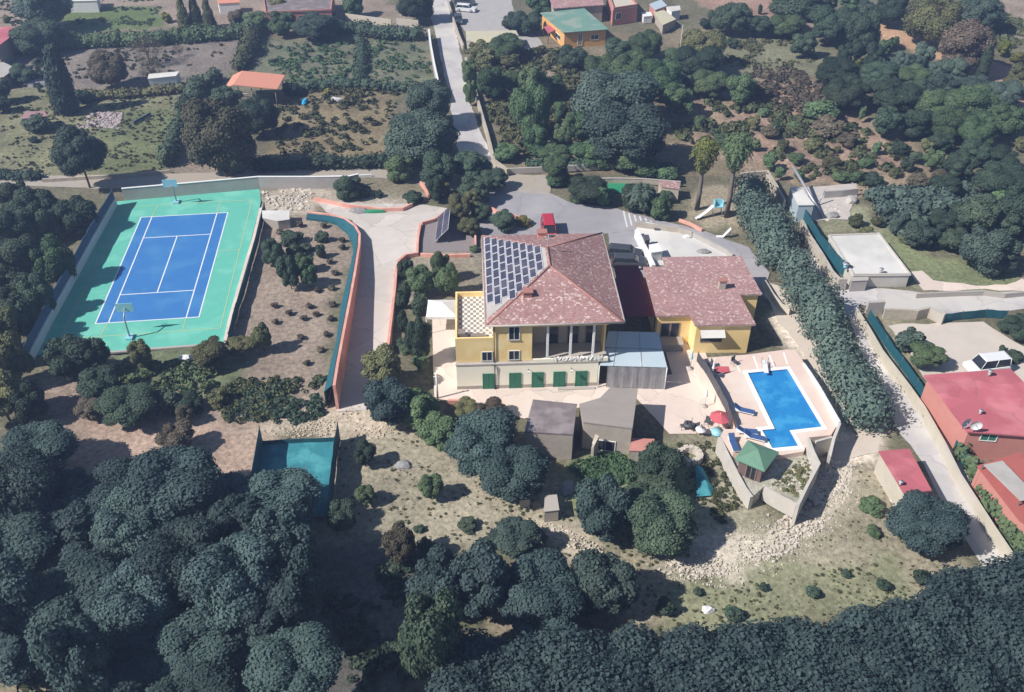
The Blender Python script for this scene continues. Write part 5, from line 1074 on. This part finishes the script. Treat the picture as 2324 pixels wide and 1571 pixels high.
# trees below villa
T_('wood_','J',(875,75,1190,380),(1440,298,1900,700),(1650,508,2080,880),tr=.5); T_('mid','J',(1080,125,1360,390),(1245,305,1500,545),tr=.3); T_('olive','J',(1465,200,1640,330),tr=.2); T_('brown','J',(1610,200,1800,350),tr=.2)
T_('dark','H',(1000,518,1295,800),(900,700,1280,1000),(940,800,1380,1205),tr=.5); T_('wood_','H',(597,740,960,1150),tr=.5)
T_('dark','J',(795,495,945,650),(615,880,820,1070),tr=.3); T_('mid','J',(810,765,955,900),(1228,690,1393,865),tr=.3)
B_('dark','J',(1490,1010,1625,1070),(1200,1032,1285,1090)); T_('wood_','K',(1468,835,1910,1220),tr=.5)
B_('mid','K',(1230,875,1400,960),(1275,1060,1385,1115)); S_('dark','L',(1180,352,1222,380),(1405,340,1445,362),(1565,350,1625,385),(1050,385,1126,455),(1285,415,1360,470),(1480,465,1548,500),(1240,498,1272,524),(1690,295,1730,315),(1810,328,1868,356),(1935,298,2010,330),(1885,400,1950,436))
B_('blue','G',(1460,1000,1680,1180)); T_('mid','G',(1580,1130,1795,1270),tr=.6); T_('dark','G',(2175,930,2400,1085),tr=.2); B_('dark','G',(2160,1135,2220,1200),(2200,1175,2330,1240))
# left of the court
T_('dark','N',(0,45,190,230),(110,95,360,330),(-60,190,240,480),(190,190,400,430),(370,160,640,400),(-120,430,180,700),(60,420,260,640),(-60,650,230,930),(150,680,360,950),(40,830,230,1100),tr=.1)
T_('mid','N',(225,455,460,745),tr=.1); T_('olive','N',(-100,900,130,1180),(-40,1050,170,1380),(-160,1330,160,1640),tr=.6)
T_('dark','N',(305,1085,600,1370),(500,1100,720,1330),(530,1290,790,1510),(-60,1100,150,1400),(100,1400,300,1640),tr=.3)
T_('olive','N',(860,1105,1000,1290),(1285,1085,1520,1275),(1520,1075,1690,1200),(1670,995,1805,1165),tr=.4)
T_('brown','I',(370,140,500,248),(775,262,945,410),(860,178,945,262),tr=.3); T_('dark','I',(490,105,760,245),(390,0,570,150),tr=.4); B_('dark','I',(715,100,860,235),(840,108,1000,230)); B_('olive','I',(1000,92,1110,192))
# field planting
T_('dark','N',(1740,440,1885,610),(1845,530,1990,755),tr=.2); T_('mid','N',(1960,518,2080,640),(1995,600,2105,745),tr=.2); B_('dark','N',(1850,378,2010,470),(1890,450,2010,560),(2080,372,2180,460),(2090,460,2165,560),(1990,460,2090,520))
S_('brown','N',*[(x-30,y-22,x+30,y+22) for x,y in ((1990,328),(2150,335),(1860,378),(2270,430),(2275,480),(2190,575),(2225,650),(2110,765),(2205,750),(1820,865),(2055,870),(2210,860),(1830,975),(2015,950),(2200,955),(2000,1075),(2170,1060),(2130,1160),(2040,1250),(1920,915),(2100,925))])
# upper left
T_('blue','A',(120,-90,430,150),tr=1.5); T_('dark','A',(90,140,400,345),(1615,650,1855,890),(1400,582,1600,740),tr=.3); T_('yell','A',(1760,5,1900,122),tr=.3); B_('yell','A',(1070,82,1145,152),(660,110,705,145),(15,105,70,155),(2145,588,2200,632),(300,560,380,685))
for bb in ((1150,-60,1260,190),(1230,-70,1350,180),(1320,-60,1430,190),(1180,30,1280,195)): plant('tree','olive','A',bb,key='cone0',tr=.1,name='conifer')
T_('brown','A',(1520,70,1640,180),(600,350,835,575),tr=.3); 
for bb in ((880,240,1068,420),(920,382,1080,535),(1150,300,1220,365)): plant('tree','brown','A',bb,key='bare%d'%(len(PLANTS)%2),tr=.3)
plant('tree','blue','A',(290,335,480,735),key='tall0',tr=.3,name='poplar')
T_('blue','A',(390,865,665,1170),tr=2.0); T_('umber','A',(1222,680,1690,1175),tr=.4); B_('dark','A',(1170,640,1310,820),(1870,540,2010,640),(400,835,500,885),(185,915,255,948),(480,590,620,690)); T_('dark','A',(60,440,240,535),(-60,650,70,740),(-80,520,60,680),tr=.2)
T_('mid','A',(1620,90,1790,200),(1780,80,1960,230),tr=.2); T_('blue','A',(1970,90,2240,260),tr=.4); T_('olive','A',(2060,65,2220,150),tr=.3); B_('dark','A',(140,775,330,875))
# top middle
T_('mid','B',(80,-40,215,100),tr=.3); T_('dark','B',(460,-60,680,130),tr=.5); T_('blue','B',(510,545,800,830),(400,755,850,1080),tr=.6); T_('mid','B',(385,1040,560,1200),tr=.2); T_('dark','B',(610,1018,830,1220),(815,1008,1060,1185),tr=.6)
T_('mid','B',(875,400,980,560),(890,540,975,700),tr=.1); T_('blue','B',(1140,85,1300,215),tr=.2); T_('dark','B',(1250,100,1400,225),tr=.2); T_('mid','B',(1310,-40,1480,90),tr=.3); T_('mid','B',(1040,242,1290,400),tr=.2); B_('olive','B',(900,265,1060,400),(1100,350,1260,450),(850,1380,990,1549) if 0 else (950,330,1110,460))
T_('dark','B',(1508,308,1700,445),(1830,255,2000,380),tr=.2); T_('mid','B',(1985,215,2205,380),(2225,330,2420,460),tr=.3)
T_('mid','B',(980,450,1145,645),(1250,440,1450,680),(1130,480,1290,620),(1690,365,1900,560),(1480,820,1600,1000),(1490,680,1575,800),(1400,500,1560,640),tr=.4)
T_('mid','B',(1190,560,1450,900),(1870,350,2130,600),(2080,400,2330,640),(1280,840,1450,1030),(1560,740,1750,930),(2215,560,2400,740),tr=.4)
T_('blue','B',(1640,470,2150,830),(1700,690,2230,1090),tr=.8); T_('mid','B',(1600,950,1830,1080),(1080,955,1250,1065),(1390,985,1600,1075),(1850,960,2150,1120),tr=.2); T_('mid','B',(1405,1038,1590,1190),tr=.8)
B_('mid','B',(1420,1150,1590,1240),(1990,1060,2200,1180),(2150,1110,2330,1200),(1740,1050,1880,1130)); T_('dark','B',(1580,1175,1850,1350),tr=.1); B_('mid','B',(1760,1235,1862,1382),(1590,1290,1700,1360)); B_('mid','B',(2130,1300,2280,1470)); T_('dark','B',(2180,1270,2280,1340),tr=.2)
T_('dark','B',(45,1170,215,1320),tr=.2); B_('dark','B',(490,1282,625,1345),(290,1265,350,1320),(120,1230,265,1310)); B_('yell','B',(715,1212,800,1300),(1230,1445,1345,1508)); T_('olive','B',(780,1300,930,1470),(885,1268,1000,1400),(850,1452,992,1560),tr=.3)
T_('dark','B',(940,1360,1070,1470),(1060,1400,1240,1520),(640,1180,760,1330),tr=.2)
T_('dark','B',(860,1170,1060,1340),(1000,1130,1180,1260),tr=.3)
# right hand woods
T_('olive','C',(60,205,330,440),(1550,-30,1890,290),(1020,640,1100,700),tr=.4)
T_('dark','C',(0,310,310,490),(270,30,520,220),(460,105,640,230),(660,-60,1080,90),(910,45,1180,290),(1120,60,1355,320),(785,230,945,370),(1340,-40,1550,160),tr=.4)
T_('mid','C',(625,100,850,240),(1100,-40,1240,60),(1355,260,1450,370),(1425,245,1495,320),tr=.3); B_('dark','C',(220,70,275,130),(555,28,590,100),(345,255,430,320),(165,120,250,190))
T_('blue','C',(1215,10,1360,115),(1890,-20,2180,210),(1585,305,1725,440),(1765,392,1955,560),tr=.4); T_('brown','C',(1770,150,2110,465),tr=.6)
plant('tree','dark','C',(2015,318,2112,525),key='tall1',tr=.2,name='cypress')
T_('yell','C',(2150,272,2240,370),tr=.2); B_('yell','C',(1180,390,1245,460),(2230,340,2340,425)); T_('olive','C',(2220,430,2420,640),tr=.3)
T_('dark','C',(1085,300,1190,440),(1170,262,1280,400),(1270,302,1400,460),(970,390,1230,560),(1000,510,1280,720),(1225,432,1480,570),(1310,550,1640,730),(1520,540,1660,700),tr=.3)
T_('blue','C',(1460,350,1560,480),(1530,370,1665,490),(1690,405,1800,520),(1390,380,1480,460),(1690,500,1900,640),(1890,505,2110,650),(2080,540,2300,720),tr=.3)
T_('mid','C',(1460,440,1690,570),(1640,600,1900,800),(1840,570,2150,800),(1700,720,1950,930),(2100,700,2330,900),(1900,760,2150,980),tr=.3)
T_('dark','C',(1320,720,1530,900),(1520,730,1730,900),(1900,940,2100,1085),(1700,880,1860,1000),(2080,980,2290,1115),(1800,1010,1990,1200),(2000,1090,2330,1300),(2150,1250,2420,1560),(1900,1300,2160,1560),(1700,1180,1910,1290),tr=.3)
B_('olive','C',(1600,862,1780,1020),(2230,850,2420,1020),(1400,1070,1530,1190),(1520,560,1540,570) if 0 else (1230,540,1310,625),(450,700,600,860),(640,880,800,1000),(815,910,1020,990),(930,1012,1140,1110),(1040,950,1130,1010),shrink=.38)
B_('mid','C',(1210,650,1290,800),(520,685,660,780),(600,760,740,900),(725,785,865,860),(540,940,720,1120),(720,975,910,1090),(1000,1100,1200,1210),(1180,1010,1350,1120),(640,1060,760,1190),(770,1085,900,1200),(450,865,620,1000),(200,855,430,960),(1290,895,1400,1020),(2060,1180,2330,1400),shrink=.38)
B_('dark','C',(1430,940,1560,1040),(1260,1150,1400,1240),(0,480,130,600),(1500,1040,1600,1140),(1560,1000,1660,1080)); T_('mid','C',(0,560,90,710),(75,690,120,780),(120,545,200,620),(120,470,350,640),(350,500,540,680),tr=.2)
B_('mid','C',(840,675,1110,790),(120,770,210,850),(230,850,300,910),(1150,1130,1260,1220)); B_('brown','C',(500,560,680,640),(560,850,700,900),(1100,640,1230,700),(1430,690,1500,740),(1090,880,1220,980),(920,800,1150,900),(1700,1130,1840,1220),(1540,1160,1700,1240))
T_('mid','C',(1660,1000,1800,1130),(1400,640,1530,730),(1650,760,1780,880),tr=.2)
# hedgerow area above the white flat-roofed building, and right
B_('blue','G',(1420,240,1560,390),(1530,235,1700,400)); T_('blue','G',(1520,310,1740,480),(1895,362,2190,640),(2050,410,2290,630),tr=.2); T_('dark','G',(1770,355,1960,510),(1700,240,1900,390),(1850,180,2080,370),(2080,200,2330,420),tr=.2); B_('olive','G',(1220,365,1340,410),(1500,390,1620,470),(1150,260,1260,360),(1300,270,1400,350))
# tree row along the lane: the long clipped hedge of separate dense trees
# villa garden
T_('mid','E',(680,515,800,700),(505,620,680,800),tr=.3); T_('mid','E',(700,600,860,800),tr=.3); B_('dark','E',(450,560,540,700),(480,560,560,650),(430,700,540,900),(520,780,660,930),(440,900,520,1060)); T_('olive','E',(205,1150,480,1420),tr=.6); T_('dark','E',(500,955,665,1240),tr=.5); B_('mid','E',(450,1120,560,1200),(540,1165,650,1300),(915,465,990,520)); B_('dark','E',(430,1080,520,1160),(560,690,650,800))
# cycad and palms
def palm(label, c, base, top, r, skirt, mk='mid', nf=34, name='palm_tree'):
    p = at(c,*base,0); hh = hz(c, base[0], base[1], top) if top else .6
    root = thing(name, label, name.replace('_',' '), p); rs = random.Random(int(hh*10))
    if top: MB().tube([(0,0,-.1),(.05,0,hh*.3),(.0,.05,hh*.7),(0,0,hh)],.36,.24,9).build('trunk', M['palmbark'], root)
    def fronds(n, e0, e1, L, seed, droop):
        mb = MB(); tn = []
        for k in range(n):
            a = k*2.4+rs.uniform(-.2,.2); e = e0+(e1-e0)*k/n; ll = L*rs.uniform(.85,1.1); prev = None
            for j in range(9):
                t_ = j/8; x = ll*t_*math.cos(e)*(1-.25*t_*droop); z = hh+ll*(t_*math.sin(e)-droop*.75*t_*t_); wd = .34*math.sin(math.pi*min(1,t_*.85+.12))+.03
                cx_,cy_ = x*math.cos(a), x*math.sin(a); sx_,sy_ = -math.sin(a)*wd, math.cos(a)*wd
                cur = [(cx_+sx_,cy_+sy_,z-wd*.55),(cx_,cy_,z),(cx_-sx_,cy_-sy_,z-wd*.55)]
                if prev:
                    # leaflets: separate slivers so light passes between
                    for f_ in (0,.5):
                        A = [tuple(prev[i][q]*(1-f_)+cur[i][q]*f_ for q in range(3)) for i in range(3)]; Bq = [tuple(prev[i][q]*(1-f_-.36)+cur[i][q]*(f_+.36) for q in range(3)) for i in range(3)]
                        mb.add(A+Bq,[(0,1,4,3),(1,2,5,4)]); tn += [rs.random()]*6
                prev = cur
        return mb, tn
    mb, tn = fronds(nf, 1.35, -.25, r, 1, .8); o = mb.build('crown', M[mk], root); a_ = o.data.attributes.new('tone','FLOAT','POINT'); a_.data.foreach_set('value', tn)
    if skirt:
        mb, tn = fronds(nf, -.55, -1.35, r*.72, 2, .35); o = mb.build('dead_fronds', M['brown'] , root); a_ = o.data.attributes.new('tone','FLOAT','POINT'); a_.data.foreach_set('value', tn)
        me = leaf_mesh('thatch', [(0,0,hh-r*.75,r*.4,r*.4,r*.6),(0,0,hh-r*.3,r*.62,r*.62,r*.5),(.2,.1,hh+.1,r*.55,r*.55,r*.4)], 1500, .16, core=.75, seed=5, asp=.5); me.materials.append(M['yell' if mk=='olive' else 'mid']); o2 = bpy.data.objects.new('inner_fronds', me); C.objects.link(o2); o2.parent = root
    return root
palm('left one of the two tall palms with hanging dead fronds above the white terrace','C',(150,1390),985,2.5,True,'olive',46)
palm('right and taller one of the two tall palms with hanging dead fronds','C',(345,1440),950,2.8,True,'mid',50)
palm('large grey-green cycad-like palm at the edge of the parking area','B',(2060,1400),1270,2.6,False,'blue',60,'low_palm')
T_('dark','B',(1935,1240,2185,1412),tr=.0)
# hedges
def hedge(label, c, line, h, wd, mk, z0=0, dens=60, ls=.19, group='hedges between the fields'):
    pts = P(c, line, z0); L = []; rs = np.random.RandomState(int(pts[0].x*10)&1023)
    for a,b in zip(pts[:-1],pts[1:]):
        k = max(1,int((b-a).length/(wd*.55)))
        for j in range(k):
            p = a.lerp(b,j/k)-pts[0]; s = rs.uniform(.85,1.15); L.append((p.x+rs.uniform(-.15,.15)*wd,p.y+rs.uniform(-.15,.15)*wd,h*.45*s,wd*.6*s,wd*.6*s,h*.55*s*rs.uniform(.85,1.15)))
    tot = sum(l[3]*l[5] for l in L); n = min(30000,int(tot*dens)); me = leaf_mesh('hedge', L, n, ls, core=.82, seed=int(abs(pts[0].x)*7)&255, zmin=0, fluff=.25)
    me.materials.append(M[mk]); o = bpy.data.objects.new('hedge', me); C.objects.link(o); o.location = pts[0]; tag(o, label, 'hedge', group); return o
hedge('long dark hedge across the upper left field, below the bare earth','A',[(330,330),(600,310),(900,300),(1250,275),(1600,250),(1720,235)],2.6,2.8,'mid')
hedge('hedge slanting down from the long dark hedge towards the orange shelter','A',[(1690,250),(1640,370),(1580,480)],2.2,2.6,'olive')
hedge('hedge bending down left of the orange shelter','A',[(1440,540),(1330,590),(1290,680),(1230,800)],2.4,2.6,'dark')
hedge('narrow clipped hedge at the right side of the grassy field','A',[(1190,880),(1150,1000),(1100,1130)],2.4,2.0,'dark')
hedge('low scrubby hedge below the small white shed','A',[(560,660),(850,640),(1050,625),(1260,600)],1.4,2.2,'olive')
hedge('dark hedge running right from the big brown tree to the lane','A',[(1720,1130),(1900,1120),(2100,1115),(2324,1110),(2600,1105),(2750,1100)],1.8,2.0,'dark')
hedge('dark low hedge at the left edge beside the dirt road','A',[(-60,1185),(100,1185),(280,1190)],1.2,1.6,'dark')
hedge('hedge below the cream block walls at the top','B',[(-60,210),(120,215),(300,245),(500,262),(640,250)],2.4,2.8,'dark')
hedge('low hedge across the field left of the lane','A',[(2010,600),(2200,580),(2400,580),(2700,600),(2980,620)],1.4,1.8,'dark')
hedge('narrow dark row of plants dividing the field left of the lane','B',[(190,270),(215,400),(185,560)],1.1,1.8,'dark')
hedge('upper one of two parallel hedgerows at the right','G',[(1310,175),(1500,170),(1700,178),(1900,185)],2.2,2.6,'blue')
hedge('lower one of two parallel hedgerows at the right','G',[(1400,262),(1560,250),(1750,240),(1880,235)],2.0,2.4,'blue')
hedge('green hedge on the inner side of the lower lane wall','K',[(1900,600),(2000,760),(2120,960),(2240,1150),(2400,1400)],1.7,1.1,'mid')
hedge('dark hedge along the wall above the cycad bed','B',[(1330,1110),(1600,1120),(1850,1110),(2100,1120),(2330,1150)],1.2,1.4,'dark')
LH = [at('G',x,y,2.0) for x,y in ((500,130),(560,250),(640,380),(700,500),(790,620),(880,730),(970,860),(1020,990),(1080,1130),(1150,1270),(1200,1400),(1250,1520),(1265,1590))]
hedge('long tall dense hedge running down the slope between the pool path and the lane','D',[toD((p.x,p.y,0)) for p in LH],4.1,3.7,'blue',dens=190,ls=.13)
belt = [[(420,615),(700,585),(1000,570),(1300,572),(1600,560),(1850,530),(2010,450),(2110,360),(2250,340),(2420,340)],[(350,720),(800,690),(1300,670),(1800,630),(2080,545),(2280,480),(2440,450)],[(400,820),(1000,790),(1500,760),(1900,740)],[(1950,700),(2150,640),(2300,580),(2440,560)]]
L = []; rs_ = np.random.RandomState(77); o0 = at('L',1000,600,2.5); o0.z = 0
for ln in belt:
    pts = [at('L',x,y+22,2.8) for x,y in ln]
    for a,b in zip(pts[:-1],pts[1:]):
        k = max(1,int((b-a).length/1.5))
        for j in range(k): p = a.lerp(b,j/k)-o0; s_ = rs_.uniform(.85,1.15); L.append((p.x+rs_.uniform(-.5,.5),p.y+rs_.uniform(-.5,.5),2.3,2.1*s_,2.1*s_,2.9*s_*rs_.uniform(.9,1.1)))
me = leaf_mesh('hedge', L, 110000, .115, core=.92, seed=9, zmin=0, fluff=.15); me.materials.append(M['wood_']); o = bpy.data.objects.new('tree_belt', me); C.objects.link(o); o.location = o0
tag(o,'continuous dense dark belt of merged trees along the bottom edge, rising at the right','tree belt')
# scrub and weeds nobody could count
def tufts(name, c, poly, n, s0, s1, mk, seed, z=0, hf=.5, thr=.3, ns=3):
    rs = np.random.RandomState(seed); w_ = P(c, poly, z); xs=[p.x for p in w_]; ys=[p.y for p in w_]
    x = rs.uniform(min(xs),max(xs),n*8); y = rs.uniform(min(ys),max(ys),n*8); ok = mask(w_,x,y)&(vnoise(x,y,ns,seed)+rs.uniform(-.15,.15,len(x))>thr); x=x[ok][:n]; y=y[ok][:n]
    L = [(a,b,z+.3*s*hf, s,s,s*hf) for a,b,s in zip(x,y,s0+(s1-s0)*rs.rand(len(x))**2)]
    me_v=[]; me_f=[]; tn=[]
    per = 26
    for (a,b,z_,s,_,h_) in L:
        d = rs.normal(size=(per,3)); d /= np.linalg.norm(d,axis=1)[:,None]; d[:,2]=abs(d[:,2]); p = np.array((a,b,z_))+d*np.array((s,s,h_)); nn = d+rs.normal(size=(per,3))*.5; nn /= np.linalg.norm(nn,axis=1)[:,None]
        t = np.cross(nn, rs.normal(size=(per,3))); t /= np.linalg.norm(t,axis=1)[:,None]; bb = np.cross(nn,t); q = s*.45*rs.uniform(.6,1.3,per)[:,None]
        v = np.stack([p-t*q-bb*q*.4, p+t*q*.2-bb*q, p+t*q+bb*q*.3, p-t*q*.3+bb*q],1).reshape(-1,3); o=len(me_v); me_v += v.tolist(); me_f += [[o+4*i,o+4*i+1,o+4*i+2,o+4*i+3] for i in range(per)]; tt = rs.rand(); tn += np.repeat(np.clip(tt*.6+rs.rand(per)*.4,0,1),4).tolist()
    me = bpy.data.meshes.new(name); me.from_pydata(me_v,[],me_f); a_=me.attributes.new('tone','FLOAT','POINT'); a_.data.foreach_set('value',tn); me.materials.append(M[mk]); o=bpy.data.objects.new(name,me); C.objects.link(o); tag(o,kind='stuff')
tufts('scrub','N',[(700,1270),(1100,1240),(1420,1290),(1400,1480),(1000,1500),(740,1420)],190,.2,.55,'mid',1,thr=.3)
tufts('scrub','N',[(1400,1400),(1700,1350),(2160,1330),(2150,1549),(2000,1640),(1500,1640)],170,.2,.5,'olive',2,thr=.35)
tufts('scrub','I',[(1100,60),(1590,20),(1600,200),(1450,270),(1100,240)],150,.2,.55,'dark',3,thr=.35)
tufts('scrub','D',[(640,200),(900,195),(900,345),(620,350)],260,.2,.7,'olive',4,thr=.3)
tufts('scrub','D',[(590,100),(960,90),(985,190),(640,190)],420,.2,.6,'mid',5,thr=.4)
tufts('weeds','D',[(770,1000),(900,960),(1250,1100),(1700,1300),(2150,1230),(2150,1370),(1500,1440),(1000,1230),(760,1160)],800,.04,.15,'olive',6,thr=.45,ns=1.5)
tufts('weeds','D',[(1900,1050),(2060,1100),(2200,1280),(2100,1390),(1500,1440),(1700,1290),(1860,1200)],260,.04,.12,'olive',32,thr=.4,ns=1.5)
tufts('scrub','H',[(560,610),(900,560),(960,620),(1000,760),(650,800)],330,.12,.45,'mid',7,thr=.2)
tufts('scrub','C',[(0,720),(500,640),(900,760),(1500,900),(1700,1150),(1250,1230),(900,1180),(450,1060),(0,900)],480,.25,.9,'olive',8,thr=.45)
tufts('scrub','C',[(450,470),(800,450),(1020,600),(1150,780),(860,800),(600,640)],230,.25,.8,'brown',9,thr=.3)
tufts('scrub','B',[(900,270),(1500,330),(1700,380),(1650,900),(1500,1050),(1200,1050),(1060,760),(950,420)],900,.3,.95,'olive',10,thr=.25)
tufts('scrub','C',[(300,240),(760,240),(960,400),(700,460),(330,440)],250,.15,.5,'olive',11,thr=.55)
tufts('weeds','A',[(0,640),(1150,640),(1080,1130),(0,1170)],1100,.08,.26,'olive',12,thr=.45,ns=2)
tufts('scrub','G',[(1300,100),(1950,60),(2330,300),(2330,480),(1600,470),(1400,330)],500,.3,.9,'blue',13,thr=.3)
tufts('weeds','K',[(280,480),(400,700),(520,860),(300,1050),(100,800),(0,500)],260,.06,.28,'olive',14,thr=.45)
tufts('scrub','A',[(0,330),(200,330),(560,640),(0,640)],180,.2,.7,'dark',15,thr=.5)
tufts('weeds','K',[(640,770),(900,560),(950,630),(830,860)],100,.08,.25,'olive',16,HZ,thr=.2)
tufts('scrub','D',[(1000,1220),(700,1240),(800,1560),(930,1560)],160,.2,.6,'dark',17,thr=.45)
tufts('scrub','D',[(-20,1470),(250,1540),(200,1640),(-60,1640)],200,.2,.6,'olive',18,thr=.3)
tufts('scrub','C',[(2050,60),(2330,120),(2400,260),(2200,330),(2000,250)],260,.3,.9,'olive',19,thr=.4)
tufts('weeds','A',[(0,0),(1100,0),(1000,170),(0,170)],500,.1,.35,'mid',20,thr=.6)
tufts('weeds','A',[(240,240),(1600,300),(1200,470),(900,560),(300,520)],240,.12,.4,'olive',21,thr=.55)

# ------------------------------------------------------------------ labels for the plants
LM = [('tennis court',385,610),('orange-roofed shelter',572,180),('small white field shed',370,180),('solar-panelled villa',1250,640),('swimming pool',1780,930),('green-roofed orange house',1300,60),('top of the lane',1020,90),
 ('bottom of the lane',1060,330),('pair of tall palms',1620,380),('white flat-roofed building',1970,590),('big red-roofed house',2220,920),('small red-roofed shed',2050,1075),('two stone ruins',1320,950),('teal netted pit',680,1080),
 ('green-roofed hut',1715,1040),('brown planted plot',690,640),('white slatted pergola',1815,40),('tilted solar rack',1000,515),('pale rubble strip',1790,1230),('leaning grey beam',1830,430),('terracotta driveway wall',810,850),('beige upper right field',2180,140),('white junction wall',780,400),('lower left corner',0,1571),('left stone patch',225,270),('upper left corner',0,0),('lower right corner',2324,1571),('yellow annex',1620,680),('pale concrete block',1250,1150)]
CW = {'wood_':'very dark green','dark':'dark green','mid':'mid-green','olive':'olive green','blue':'grey-green','yell':'yellow-green','brown':'grey-brown','umber':'dark brownish'}
ORD = ['nearest','second nearest','third nearest','fourth nearest','fifth nearest','sixth nearest','seventh nearest','eighth nearest','ninth nearest','tenth nearest','eleventh nearest','twelfth nearest']+['%dth nearest'%i for i in range(13,60)]
gr_ = {}
for p in PLANTS:
    j = min(range(len(LM)), key=lambda k: math.hypot(p['u']-LM[k][1], p['v']-LM[k][2])); dx = p['u']-LM[j][1]; dy = p['v']-LM[j][2]
    rel_ = ('right of' if dx > 0 else 'left of') if abs(dx) > abs(dy) else ('below' if dy > 0 else 'above')
    gr_.setdefault((p['mk'],p['kind'],j,rel_),[]).append((math.hypot(dx,dy),p))
for (mk,kind,j,rel_),ls in gr_.items():
    ls.sort(key=lambda q:q[0])
    for i,(d,p) in enumerate(ls):
        sz_ = 'large' if p['w']>110 else ('small' if p['w']<42 else 'medium'); k_ = kind.replace('_',' ')
        w1 = '%s %s %s'%(sz_, CW[mk], k_)
        p['o']['label'] = ('%s %s the %s'%(w1, rel_, LM[j][0])) if len(ls)==1 else ('%s, %s of these %s the %s'%(w1, ORD[i], rel_, LM[j][0]))
        if p['key'][:4]=='bare': p['o']['label'] = p['o']['label'].replace(k_, 'leafless '+k_, 1)
# ------------------------------------------------------------------ haze
hb = MB().box(-1700,1700,-200,1900,-1.6,66).build('haze', bpy.data.materials.new('haze_air')); tag(hb, kind='stuff')
hm = hb.data.materials[0]; hm.use_nodes = True; t = hm.node_tree; t.nodes.remove(t.nodes['Principled BSDF'])
pv = nd(t,'ShaderNodeVolumePrincipled'); pv.inputs['Density'].default_value = HAZE; pv.inputs['Color'].default_value = (.42,.58,1,1); pv.inputs['Anisotropy'].default_value = .2
t.links.new(pv.outputs[0], t.nodes['Material Output'].inputs['Volume'])
print('plants', len(PLANTS))
